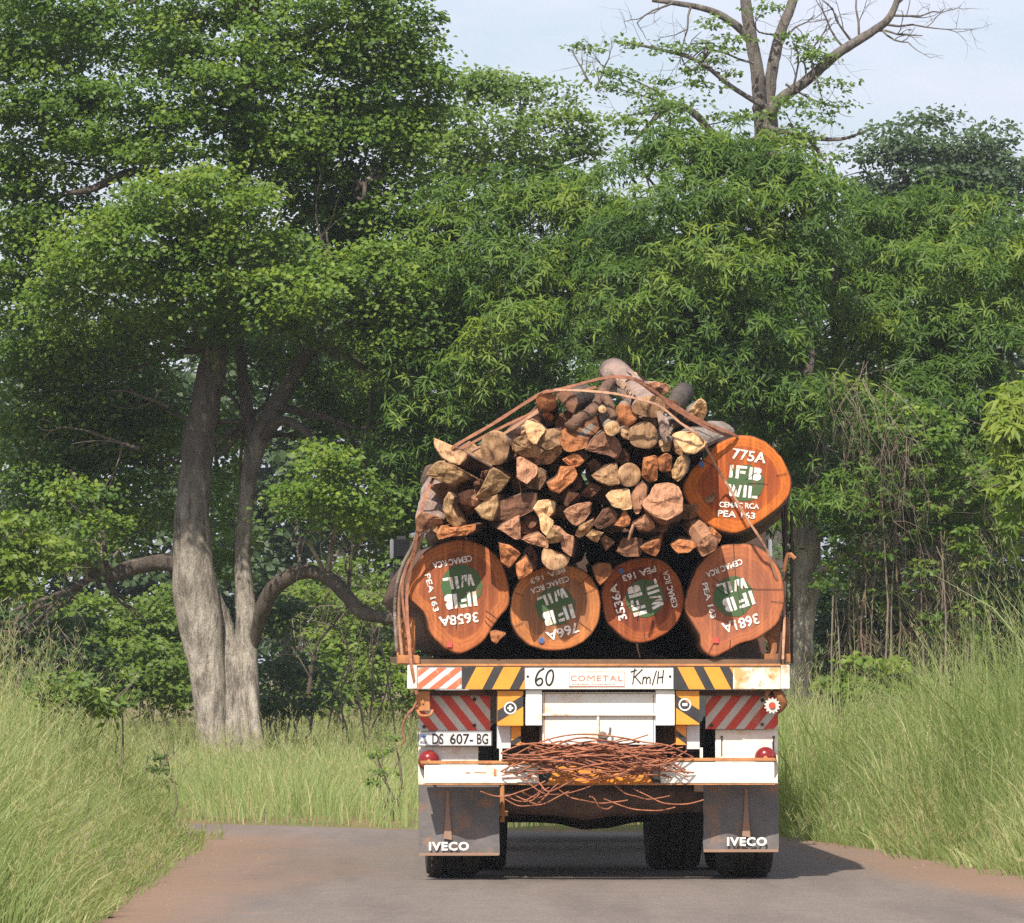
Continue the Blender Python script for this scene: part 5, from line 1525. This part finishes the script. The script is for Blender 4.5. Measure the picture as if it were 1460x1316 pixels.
tree('broadleaf_tree', base, 'huge broadleaf tree with twin pale fluted trunks at the left of the road', [(b[0], b[1], b[2]*.92, b[3]*1.22) + tuple(b[4:]) for b in big_blobs + big_fill], 20, 105, .068, .052, 'leaf_big',
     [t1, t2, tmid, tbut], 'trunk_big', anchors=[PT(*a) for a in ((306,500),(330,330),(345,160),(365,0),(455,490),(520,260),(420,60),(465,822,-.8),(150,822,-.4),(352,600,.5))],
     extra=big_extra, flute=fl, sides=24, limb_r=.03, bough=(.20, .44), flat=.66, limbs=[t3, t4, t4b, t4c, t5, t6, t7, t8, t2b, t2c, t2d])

# ---- airy pale tree behind
def simple_trunk(px, py0, py1, Y, r0, r1, lean=0):
    k = Y/F
    return ([Vector((P(px, 920, Y).x, Y, -.05)), P(px + lean*.3, (py0*2 + py1)/3, Y), P(px + lean*.7, (py0 + 2*py1)/3, Y), P(px + lean, py1, Y)], [r0, r0*.85, (r0+r1)/2, r1])
tree('airy_tree', Vector((P(715, 920, 82).x, 82, 0)), 'airy pale-green tree with sky showing through its thin crown, right of the huge tree',
     [(665,145,50,36,82,.8),(740,125,70,34,82,.9),(805,175,60,40,82,.8),(700,200,80,42,81.6,.9),(785,235,70,34,81.8,.7),(842,265,36,20,82,.6),(640,210,50,60,81.6,1),(735,275,90,28,82,.6),(650,270,60,40,81.4,.9),(830,215,40,28,82.4,.7),(720,240,50,24,82.6,.6)],
     18, 80, .076, .058, 'leaf_mid', [simple_trunk(715, 700, 260, 82, .22, .09, 6), ([P(721,260,82), P(735,200,82), P(750,140,82)], [.08,.05,.02]), ([P(718,300,82), P(690,230,82), P(670,170,82)], [.07,.05,.02]), ([P(720,290,82), P(770,250,82), P(810,190,82)], [.07,.05,.02])],
     anchors=[P(721,260,82), P(735,200,82), P(690,230,82), P(770,250,82)], bough=(.22, .46), flat=.5, limb_r=.024)

# ---- tall tree with bare limbs against the sky
YT = 84.0
def PB(x, y, d=0): return P(x, y, YT + d)
kb = YT/F
def rb(*a): return [x*kb for x in a]
bt = [([Vector((PB(1096,920).x, YT, -.05)), PB(1098,600), PB(1096,400), PB(1096,260), PB(1094,200), PB(1090,150)], rb(26, 23, 21, 19, 18, 17)),
      ([PB(1084,160), PB(1080,105), PB(1072,60), PB(1064,10), PB(1060,-60)], rb(10, 9.5, 9, 8, 7)),
      ([PB(1094,158,.1), PB(1101,100,.1), PB(1112,50,.2), PB(1128,8,.3), PB(1150,-60,.5)], rb(9.5, 8.5, 8, 7, 6)),
      ([PB(1099,160,-.2), PB(1112,142,-.3), PB(1150,115,-.5), PB(1195,76,-.7), PB(1245,44,-.8), PB(1270,22,-.9), PB(1290,-30,-1)], rb(8.5, 8, 7.5, 7, 6, 5, 4)),
      ([PB(1070,58,0), PB(1052,38,-.1), PB(1020,18,-.2), PB(985,8,-.3), PB(930,0,-.4)], rb(6.5, 6, 5, 4, 3)),
      ([PB(1080,200,-.2), PB(1040,208,-.4), PB(1015,190,-.5), PB(990,162,-.6), PB(955,152,-.6), PB(900,205,-.7)], rb(6, 6, 6, 5, 4, 2)),
      ([PB(1086,150,-.2), PB(1045,125,-.4), PB(1000,90,-.5), PB(960,75,-.5), PB(890,60,-.5)], rb(4, 3.5, 3, 2.5, 1.5)),
      ([PB(1090,180,-.3), PB(1150,196,-.5), PB(1200,198,-.6), PB(1235,186,-.7)], rb(4, 3, 2.5, 1.2))]
def bare_extra(mb, b0, rr):
    for (x, y, dx, dz, L, q) in ((1270,22,1,.1,.9,3),(1262,35,1,-.35,.8,3),(1255,40,.7,-.6,.6,2),(1280,5,1,.6,.7,3),(1225,55,.2,1,.9,3),(1215,60,-.4,1,.8,3),(1205,70,-.7,.7,.7,2),(1245,44,.8,-.5,.7,2),
                                 (985,8,-.8,-.6,.7,3),(960,4,-1,-.4,.6,3),(1130,130,.5,1,.8,2),(1160,110,-.2,1,.9,2),(1110,60,.8,.4,.7,2),(1075,90,-1,.2,.8,2),(840,118,-.3,1,.5,3),(850,130,.3,1,.5,3),(1150,196,.8,-.6,.5,2),(1120,120,.7,-.2,.9,2)):
        add_twigs(mb, PB(x, y, -.6) - b0, Vector((dx, rr.uniform(-.3, .3), dz)), L, .020, q, rr)
tree('tall_tree', Vector((PB(1096,920).x, YT, 0)), 'tall grey tree with thick bare limbs and thin leaf sprays rising over the mango trees',
     [(850,72,26,16,83.6,.7),(900,66,22,14,83.6,.6),(915,120,55,24,83.5,.6),(870,120,40,18,83.5,.5),(1010,100,45,30,83.5,.6),(965,165,60,22,83.4,.7),(1000,45,30,15,83.6,.6),(970,80,30,18,83.5,.6),(1040,75,30,22,83.6,.6),(1140,75,38,26,83.6,.6),
      (1185,78,26,14,83.3,.55,.2),(1190,120,22,9,83.2,.6),(1120,160,55,14,83.3,.7),(1060,175,40,18,83.4,.7),(1155,182,36,12,83.3,.7),(1110,200,46,22,83.3,.8),(890,175,45,20,83.5,.7),(940,205,50,18,83.4,.7),(1085,20,20,12,83.8,.5),(1180,150,24,8,83.3,.5),(1170,215,40,14,83.2,.7)],
     26, 44, .072, .054, 'leaf_mid', bt, 'trunk_grey', anchors=[PB(1090,150), PB(1000,90,-.5), PB(990,162,-.6), PB(1080,105), PB(1150,115,-.5), PB(1112,50), PB(1150,196,-.5), PB(955,152,-.6), PB(985,8)], bough=(.18, .34), flat=.4, limb_r=.016, extra=bare_extra)

# ---- mango trees
def mango(label, px, Y, blobs, lean=0, top=500, trunks=None, **kw):
    base = Vector((P(px, 920, Y).x, Y, 0.05))
    tr = trunks or [simple_trunk(px, 900, top, Y, .26, .12, lean)]
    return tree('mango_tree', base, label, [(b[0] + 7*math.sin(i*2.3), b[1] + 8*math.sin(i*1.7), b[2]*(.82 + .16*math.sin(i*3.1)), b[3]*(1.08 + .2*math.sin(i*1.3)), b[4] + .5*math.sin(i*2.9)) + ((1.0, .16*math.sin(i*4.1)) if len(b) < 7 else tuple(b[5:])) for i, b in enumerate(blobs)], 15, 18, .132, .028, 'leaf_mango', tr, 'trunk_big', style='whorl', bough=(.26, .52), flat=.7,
                anchors=[P(px + lean, top, Y), P(px + lean*.7, top + 90, Y)], limb_r=.045, group='mango trees behind the truck', **kw)
mango('broad mango tree with long drooping leaves behind the left half of the load', 720, 71,
      [(640,330,80,55,70.5),(740,310,100,50,70.5,1,.06),(830,330,80,50,70.2),(600,400,70,60,70.5),(700,390,110,55,69.8,1,.05),(810,410,100,55,69.6),(860,350,50,50,70),(640,470,90,50,69.6,1,.04),(750,480,100,50,69.2),(850,480,70,50,69.2),
       (600,540,70,50,69.8),(700,550,90,45,69),(790,560,80,45,69),(630,610,70,45,69.4,1,.04),(720,620,70,45,69.4),(590,670,60,45,70,.9),(640,690,60,45,70.5,.9),(570,740,45,40,70.5,.8)], top=520)
mango('tall dense mango tree with a domed crown behind the right half of the load', 1142, 68,
      [(985,232,95,38,68,1,.03),(1060,262,110,45,67.8),(1130,270,50,45,67.8),(915,255,55,28,68),(980,300,115,48,67.4,1,.04),(1090,325,95,50,67.2,1,.03),(1150,340,35,55,67.6),(920,360,80,55,67.6),(1020,385,100,50,66.8),(1110,400,70,55,67),(890,440,60,50,67.6),
       (960,450,90,50,66.8),(1050,470,90,50,66.6),(1120,480,60,55,66.8),(930,530,70,45,67.2),(1010,540,80,45,66.8),(1090,555,80,50,66.4),(1150,580,50,45,66.8),(1140,650,55,45,66.6),(1180,700,50,40,66.8),(1100,640,50,50,67.4),(1130,740,40,40,67)],
      top=560, lean=-20, trunks=[([Vector((P(1140,920,68).x, 68, -.05)), P(1140,980,68), P(1142,900,68), P(1150,820,68), P(1148,740,68), P(1130,640,68), P(1122,560,68)], [.17,.155,.145,.16,.15,.14,.12]),
                                 ([P(1150,830,68), P(1180,808,67.8), P(1212,785,67.6)], [.07,.05,.03]),
                                 ([P(1122,620,67), P(1150,540,66.4), P(1158,500,66.6)], [.08,.06,.03])])
mango('wide mango tree behind the tall grass at the right, lianas hanging below it', 1330, 70,
      [(1230,335,80,40,70),(1320,318,90,34,70),(1410,335,80,40,70),(1470,370,60,45,70),(1190,400,60,50,69.6),(1280,395,100,45,69.2,1,.04),(1380,400,100,50,69,1,.05),(1450,430,60,50,69),(1220,470,80,48,68.8),(1320,480,100,48,68.4),(1420,500,80,50,68.4),
       (1240,550,90,45,68.2),(1340,560,90,45,68),(1440,580,60,50,68.4),(1200,620,60,45,68),(1290,630,90,45,67.8),(1390,640,80,50,68),(1450,690,60,60,68.6),(1230,690,70,36,67.8),(1320,700,80,36,68),(1400,740,60,40,68.4),(1270,740,60,26,68)],
      top=560, lean=20, trunks=[([Vector((P(1385,920,71).x, 71, -.05)), P(1382,800,71), P(1360,680,71), P(1345,560,70.6)], [.05,.045,.04,.03])])

# ---- far dark tree
tree('layered_tree', Vector((P(1350, 920, 112).x, 112, 0)), 'far dark bluish tree standing alone on the skyline at the right',
     [(1345,215,70,26,112),(1285,212,50,26,112,.9),(1395,245,60,30,112),(1230,240,36,16,112,.7),(1432,200,30,18,112,.8),(1350,178,32,14,112,.8),(1445,255,50,30,112),(1255,268,60,14,112,.7),(1335,258,80,24,112),(1420,285,60,22,112,.9),(1330,300,120,26,113,.9),(1235,292,50,22,113,.9),(1305,185,26,12,112,.7)],
     15, 56, .11, .085, 'leaf_far', [simple_trunk(1350, 700, 300, 112, .3, .15), ([P(1350,300,112), P(1340,260,112), P(1335,215,112)], [.14,.09,.04]), ([P(1350,300,112), P(1390,270,112), P(1430,225,112)], [.12,.08,.03]), ([P(1348,310,112), P(1300,270,112), P(1280,215,112)], [.12,.08,.03])],
     anchors=[P(1350,300,112), P(1390,270,112), P(1300,270,112)], bough=(.4, .7), flat=.4, limb_r=.05)

# ---- near bright trees at both edges
tree('young_tree', Vector((P(1500, 920, 53).x, 53, .3)), 'bright yellow-green young tree leaning in at the right edge above the tall grass',
     [(1455,575,40,36,53),(1440,625,36,40,52.8,1,.1),(1465,660,40,45,52.8),(1432,690,24,28,52.6,1,.1),(1460,735,34,26,52.8),(1490,620,50,80,53.4),(1500,780,40,50,53.4,.8)],
     34, 6, .15, .042, 'leaf_bright', [([Vector((P(1500,920,53).x, 53, .2)), P(1502,850,53), P(1496,740,53), P(1478,640,53), P(1462,570,53)], [.05,.045,.04,.03,.012])], 'twig', style='whorl', bough=(.14, .28), flat=.8, anchors=[P(1496,740,53), P(1478,640,53)], limb_r=.016, tint0=.72)
tree('young_tree', Vector((P(-30, 920, 62).x, 62, .1)), 'bright green leafy young tree at the left edge under the huge tree',
     [(15,760,45,36,62,.9),(40,800,42,34,61.8,1,.08),(20,840,34,22,61.8,1,.05),(65,770,30,26,62.2,.7),(-20,800,50,60,62.2),(75,810,14,16,61.9,.7)],
     40, 40, .085, .068, 'leaf_bright', [([Vector((P(-30,920,62).x, 62, 0)), P(-30,900,62), P(-10,840,62), P(15,770,62)], [.05,.045,.035,.015])], 'twig', bough=(.14, .26), anchors=[P(-10,840,62), P(15,790,62)], limb_r=.014, tint0=.42)

# ---- bushes under the trees
def bush(label, blobs, mat='leaf_dark', Y=None, dens=22, nl=46, Ls=.09, Ws=.066, group='bushes under the trees', name='bush', tint0=.4, style='broad', tw=5, bough=(.2, .38)):
    b0 = blobs[0]
    cx = sum(b[0] for b in blobs)/len(blobs)
    Y = sum(b[4] for b in blobs)/len(blobs)
    base = Vector((P(cx, 920, Y).x, Y, 0))
    def ex(mb, b_, rr):
        for bl in blobs:
            for q in range(tw):
                x = P(bl[0] + rr.uniform(-.5, .5)*bl[2], 920, bl[4]).x
                e = P(bl[0] + rr.uniform(-.8, .8)*bl[2], bl[1] - rr.uniform(-.2, .9)*bl[3], bl[4])
                s_ = Vector((x, bl[4], 0))
                mb.tube([s_ - b_, s_.lerp(e, .5) - b_ + Vector((rr.gauss(0, .08), rr.gauss(0, .08), 0)), e - b_], [.018, .012, .005], 4, sub=2, cap=False)
                add_twigs(mb, s_.lerp(e, .6) - b_, Vector((rr.gauss(0, .6), rr.gauss(0, .4), 1)), .5, .007, 1, rr)
    return tree(name, base, label, blobs, dens, nl, Ls, Ws, mat, (), 'twig', anchors=(), extra=ex, cat='bush', group=group, tint0=tint0, crown='foliage', style=style, bough=bough)
bush('dark shaded bush at the far left, behind the bent dry twigs', [(30,900,90,50,73),(60,960,110,50,73),(-40,930,80,80,73)], 'leaf_dark')
bush('soft green bush just left of the pale twin trunk', [(120,900,80,50,88,1,.05),(205,900,60,60,88),(170,960,80,50,87),(240,970,60,55,87),(110,985,90,40,86),(260,900,50,60,88)], 'leaf_bright', dens=20, Ls=.10, Ws=.075, tint0=.3)
bush('dark bush in the gap right of the pale twin trunk', [(400,920,40,60,74.5),(425,985,40,50,74.5),(390,1000,30,36,74)], 'leaf_dark')
bush('pale green bush under the arching limb', [(450,880,70,50,89,1,.05),(530,900,80,60,89,1,.06),(480,960,80,50,88,.9),(560,985,70,45,88,.9),(435,1000,70,36,87,.8),(500,830,70,40,90)], 'leaf_bright', dens=18, Ls=.10, Ws=.075, tint0=.45)
bush('hazy green bush behind the left side of the truck', [(600,900,60,80,90),(620,980,70,60,90),(680,940,60,90,90),(600,800,50,60,90)], 'leaf_mid', dens=18)
bush('dark thicket in the shade right of the pale slim trunk', [(1190,900,40,70,72.4),(1240,880,70,60,72.4),(1200,970,50,40,72.2),(1280,930,70,60,72.4),(1230,800,60,50,72.6)], 'leaf_dark')
bush('dark thicket behind the hanging lianas at the right', [(1330,850,80,70,72.6),(1400,830,70,70,72.8),(1350,930,80,50,72.4),(1440,900,70,80,72.6),(1310,780,80,40,73)], 'leaf_dark')
bush('leafy dark bush right behind the truck load', [(1090,850,60,80,78),(1080,960,70,70,78),(1010,900,90,90,79),(880,900,110,100,79),(760,900,90,100,79)], 'leaf_dark', dens=14)
bush('bright broad-leaved bush standing in the grass right of the pale slim trunk', [(1215,962,30,18,57.5),(1255,955,34,20,57.3,1,.1),(1290,966,24,18,57.5),(1240,985,50,14,57.3),(1195,975,16,10,57.4)], 'leaf_bright', dens=60, nl=40, Ls=.10, Ws=.078, tint0=.35, bough=(.08, .17))
bush('leafy weed bush poking out of the tall grass at the left', [(95,985,45,22,45),(140,1000,30,20,45.2),(60,1000,25,20,45),(165,1015,14,12,45.2)], 'leaf_mid', dens=110, nl=30, Ls=.075, Ws=.045, tint0=.4, bough=(.06, .14), tw=1)
bush('small dark weed at the edge of the left grass, beside the road bend', [(222,1090,22,14,48.6),(236,1110,14,12,48.6),(210,1120,20,14,48.5)], 'leaf_dark', dens=110, nl=24, Ls=.06, Ws=.036, tint0=.55, bough=(.05, .1), tw=1)
bush('low clump of broad dark leaves at the bottom left corner of the road edge', [(30,1290,50,16,34.6),(95,1300,30,12,34.6),(60,1310,50,14,34.2),(0,1270,30,20,34.6)], 'leaf_mid', dens=150, nl=18, Ls=.075, Ws=.055, tint0=.3, bough=(.05, .1))
bush('leafy weed standing in the meadow beside the left of the truck', [(535,1085,12,24,52),(560,1060,8,12,52.3),(540,1110,16,18,51.6)], 'leaf_mid', dens=90, nl=20, Ls=.05, Ws=.032, tint0=.5, bough=(.05, .1), tw=1)

# ---- woods closing the view, too dense to count
(V, Fc, T_), _ = crown_leaves([(x, y, 130, 90, 104 + (x*7 % 9)) for x in range(-250, 1800, 150) for y in (560, 680, 800, 920)] + [(x, 440, 140, 80, 106) for x in range(420, 1800, 150)] + [(x, 370, 120, 60, 106) for x in range(950, 1800, 130)] +
                              [(x, 470, 110, 50, 106, .25) for x in range(-250, 420, 150)], 3.6, 40, .20, .15, bough=(.5, .9), tint0=.35)
setp(tri_mesh('forest', V, Fc, T_, M['leaf_far']), 'dense dark woods closing the view behind all the trees', 'woods', kind='stuff')

# ---- lianas and dry stems under the right mango tree
rr = random.Random(21)
for i, (x0, y0, x1, y1, lab) in enumerate((
    (1233,690,1238,955,'long thin liana hanging first to the right of the pale slim trunk'),
    (1262,700,1268,950,'straight pale liana second to the right of the pale slim trunk'),
    (1228,620,1222,930,'slim liana hanging closest to the pale slim trunk'),
    (1300,730,1318,935,'slanting reddish liana in the middle of the hanging curtain'),
    (1330,700,1352,930,'thick double liana at the right of the hanging curtain'),
    (1352,690,1362,920,'pale liana just right of the thick double one'),
    (1290,740,1296,940,'short liana just left of the slanting reddish one'),
    (1380,720,1376,900,'farthest right liana, partly hidden by the tall grass'),
    (1205,640,1212,955,'grey wavy liana between the pale slim trunk and the straight pale liana'),
    (1275,600,1282,950,'liana reaching highest, in the left half of the hanging curtain'),
    (1318,650,1308,945,'liana crossing the slanting reddish one'),
    (1342,620,1338,935,'fine reddish liana against the thick double one'))):
    mb = MB(); Y = 66.9 + rr.uniform(-.3, .4); y0 -= 40; b0 = P((x0+x1)/2, (y0+y1)/2, Y)
    for q in range(2 if i in (0, 3, 4) else 1):
        pts = []
        n = 7
        for k in range(n):
            t = k/(n-1)
            pts.append(P(x0 + (x1-x0)*t + rr.uniform(-5, 5) + q*7*math.sin(t*5), y0 + (y1-y0)*t, Y + rr.uniform(-.1, .1)) - b0)
        pts.append(Vector((pts[-1].x, pts[-1].y, -b0.z)))
        mb.tube(pts, rr.uniform(.006, .012), 6, sub=4)
        for k in range(22):
            j = rr.randint(1, n-2)
            add_twigs(mb, pts[j], Vector((rr.gauss(0, .5), rr.gauss(0, .5), -1)), rr.uniform(.2, .6), .005, 1, rr, droop=.12)
    o = mb.build('liana', M['liana'], None, smooth=True); o.location = b0
    setp(o, lab, 'liana', 'lianas hanging under the right mango tree')
for (x, y, Y, dz, L, lab) in ((60,900,66,-.7,1.3,'dry bent twigs hanging at the far left under the low limb'), (500,960,77,1,1.5,'thin leafless sapling in the meadow edge under the arching limb'), (460,950,77,1,1.5,'leafless sapling nearest the pale twin trunk'),
                             (545,960,77,1,1.4,'leafless forked sapling beside the left side of the truck'), (1220,530,65.8,-.8,1.8,'tangle of dry vines on the face of the mango trees'), (1290,620,66,-.9,1.8,'dry brown vine tangle above the lianas'), (1345,760,66.4,-1,1.6,'dry vine tangle low among the lianas')):
    mb = MB(); b0 = P(x, y, Y)
    for q in range(14 if dz < 0 else 3):
        st = Vector((rr.uniform(-.35, .35), rr.uniform(-.2, .2), rr.uniform(-.2, .3)))
        if dz > 0:
            st = Vector((rr.uniform(-.2, .2), 0, -b0.z))
            add_twigs(mb, st, Vector((rr.gauss(0, .12), rr.gauss(0, .1), 1)), b0.z + L*.5, .016, 3, rr)
        else:
            add_twigs(mb, st, Vector((rr.gauss(0, .7), rr.gauss(0, .2), dz)), L*rr.uniform(.3, .6), .005, 2, rr, droop=.25)
    o = mb.build('dry_vine' if dz < 0 else 'sapling', M['vine' if dz < 0 else 'twig'], None, smooth=True); o.location = b0
    setp(o, lab, 'vine' if dz < 0 else 'sapling')


# leafy creepers hanging over the lianas
for i, (bl, lab) in enumerate((
    ([(1262,620,22,60,66.4),(1262,690,26,60,66.6),(1250,780,16,40,66.7),(1268,850,12,26,66.8)], 'leafy creeper draped over the lianas nearest the pale slim trunk'),
    ([(1330,640,30,60,66.3),(1325,720,34,50,66.5),(1318,800,18,44,66.6),(1330,880,14,26,66.7)], 'leafy creeper hanging in the middle of the liana curtain'),
    ([(1390,680,34,60,66.4),(1385,760,30,60,66.6),(1378,850,20,40,66.7),(1395,900,18,20,66.8)], 'leafy creeper hanging at the right end of the liana curtain'),
    ([(1190,760,20,50,66.5),(1182,840,12,30,66.6)], 'narrow leafy creeper hanging just right of the pale slim trunk'))):
    bush(lab, bl, 'leaf_mango', dens=34, nl=40, Ls=.085, Ws=.05, group='creepers on the lianas', name='creeper', tint0=.42, tw=1, bough=(.10, .22))

# ---------------------------------------------------------------- grass
def blades(name, base, h, lean, wdt, tint, mat, label, seeds=None):
    N = len(base)
    ang = rng.uniform(0, 2*math.pi, N)
    side = np.stack([np.cos(ang), np.sin(ang)*.6, np.zeros(N)], 1)
    lv = np.concatenate([lean, np.zeros((N, 1))], 1)
    lm = np.linalg.norm(lean, axis=1)
    lev, V = [0, .38, .72, 1.0], []
    wf = [1, .85, .55, 0]
    for t, f_ in zip(lev, wf):
        p = base + lv*(h*t**2)[:, None] + np.stack([np.zeros(N), np.zeros(N), h*(t - .32*np.minimum(lm, 1.4)*t**2.2)], 1)
        if f_:
            V += [p + side*(wdt*f_*.5)[:, None], p - side*(wdt*f_*.5)[:, None]]
        else: V.append(p)
    V = np.stack(V, 1).reshape(-1, 3)
    i = np.arange(N)*7
    Fc = []
    for k in (0, 2):
        Fc += [np.stack([i+k, i+k+1, i+k+3], 1), np.stack([i+k, i+k+3, i+k+2], 1)]
    Fc.append(np.stack([i+4, i+5, i+6], 1))
    Fc = np.stack(Fc, 1).reshape(-1, 3)
    T_ = np.repeat(tint, 7)
    if seeds is not None:      # open seed heads near the tips of the tall stalks
        idx = np.where(seeds)[0]
        K = 12
        t = rng.uniform(.70, 1.02, (len(idx), K)).ravel()
        ii = np.repeat(idx, K)
        p = base[ii] + lv[ii]*(h[ii]*t**2)[:, None] + np.stack([np.zeros(len(ii)), np.zeros(len(ii)), h[ii]*(t - .32*np.minimum(lm[ii], 1.4)*t**2.2)], 1)
        d = unit(np.concatenate([rng.normal(0, .8, (len(ii), 2)), rng.uniform(.7, 2.0, (len(ii), 1))], 1))
        V2, F2, T2 = leaves_geo(p, d, rand_dirs(len(ii)), rng.uniform(.03, .09, len(ii)), np.full(len(ii), .004), np.clip(rng.normal(.8, .12, len(ii)), 0, 1))
        Fc = np.concatenate([Fc, F2 + len(V)]); V = np.concatenate([V, V2]); T_ = np.concatenate([T_, T2])
    o = tri_mesh(name, V, Fc, T_, mat)
    return setp(o, label, 'grass', kind='stuff')

def clump_noise(x, y, s_, sd):
    a = rng.uniform(0, 6.28, 6); out = np.zeros(len(x))
    r2 = np.random.default_rng(sd)
    for k in range(6):
        th = r2.uniform(0, 6.28); fr = s_*r2.uniform(.5, 2.0)
        out += np.sin((x*math.cos(th) + y*math.sin(th))*fr + r2.uniform(0, 6.28))
    return out/6**.5

def scatter(n, xr, yr, ok):
    x = rng.uniform(*xr, n); y = rng.uniform(*yr, n)
    d = road_dist(x, y)
    k = ok(x, y, d)
    return x[k], y[k], d[k]

def verge(name, n, xr, yr, ok, hfun, mat, label, wd, tintm, leanout, stalks, sd):
    x, y, d = scatter(n, xr, yr, ok)
    z = ground_z(x, y, d)
    cn_ = clump_noise(x, y, 2.2, sd)
    h = hfun(x, y, d)*np.clip(rng.normal(.85, .22, len(x)) + .12*cn_, .25, 1.5)
    ln = rng.normal(0, .24, (len(x), 2)) + np.stack([clump_noise(x, y, 1.5, sd + 1)*.16, clump_noise(x, y, 1.5, sd + 2)*.14], 1)
    near = np.exp(-np.maximum(d, 0)/.35)
    ln[:, 0] += leanout*(.45*near + .10)
    tint = np.clip(tintm + .16*cn_ + rng.normal(0, .20, len(x)) + np.where(rng.random(len(x)) < .05, .4, 0), 0, 1)
    w_ = rng.uniform(.7, 1.3, len(x))*wd*np.where(rng.random(len(x)) < .10, 2.1, 1)
    st = rng.random(len(x)) < stalks
    h = np.where(st, h*rng.uniform(1.1, 1.42, len(x)), h); w_ = np.where(st, w_*.45, w_)
    ln = np.where(st[:, None], ln*.45, ln); tint = np.where(st, np.clip(tint + .28, 0, 1), tint)
    return blades(name, np.stack([x, y, z - .02], 1), h, ln, w_, tint, mat, label, st)

verge('verge_grass', 62000, (-6.5, -2.3), (31, 51), lambda x, y, d: ((d > np.where(rng.random(len(x)) < .3, -.16, 0)) | ((y > 47.5) & (y < 48.5) & (x < -1.95 - .5*np.abs(y - 48.0)) & (d > -.6))) & (x < -1.9) & (rng.random(len(x)) < np.where(d < 1.6, 1, .45)),
      lambda x, y, d: (.18 + .36*sstep(0, .35, d) + .50*sstep(.2, 1.0, d))*np.where(y > 47.6, .25 + .75*sstep(.3, 1.2, d), 1), M['grass'], 'tall green grass leaning over the left edge of the road', .009, .36, 1, .07, 31)
verge('verge_grass', 84000, (1.9, 8.0), (34, 62), lambda x, y, d: (d > np.where(rng.random(len(x)) < .3, -.16, 0)) & (x > 3.35 - .145*(y - 40) - .2) & (x > 2.0) & (rng.random(len(x)) < np.where(d < 2.0, 1, .5)),
      lambda x, y, d: (.19 + .36*sstep(0, .5, d) + 1.15*sstep(.35, 1.5, d)*(1 - .85*sstep(46.0, 52, y))), M['grass'], 'tall green grass on the bank at the right edge of the road', .009, .32, -1, .07, 41)
verge('meadow_grass', 115000, (-11, 3.0), (49.2, 90), lambda x, y, d: (d > .16) & (rng.random(len(x)) < np.where(y < 56, 1, .6)),
      lambda x, y, d: .10 + .37*sstep(0, .8, d), M['grass_far'], 'pale feathery meadow grass between the road bend and the trees', .0085, .46, 0, .08, 51)
verge('meadow_grass', 26000, (1.5, 12), (56, 80), lambda x, y, d: (d > .02),
      lambda x, y, d: np.full(len(x), .50), M['grass_far'], 'hazy tall meadow grass under the trees right of the truck', .0085, .42, 0, .10, 61)

# ---------------------------------------------------------------- haze in the air
hm, hn, hl, hb = new_mat('haze_air')
hn.remove(hb)
pv = hn.new('ShaderNodeVolumePrincipled')
pv.inputs['Color'].default_value = (0.80, 0.88, 0.96, 1)
pv.inputs['Density'].default_value = 0.0003
hl.new(pv.outputs[0], hn['Material Output'].inputs['Volume'])
setp(MB().box((-205, -66, -1.0), (205, 368, 22.0)).build('haze', hm), 'thin pale haze in the air', kind='stuff')

print('TOTAL', sum(len(o.data.polygons) for o in bpy.data.objects if o.type == 'MESH'))
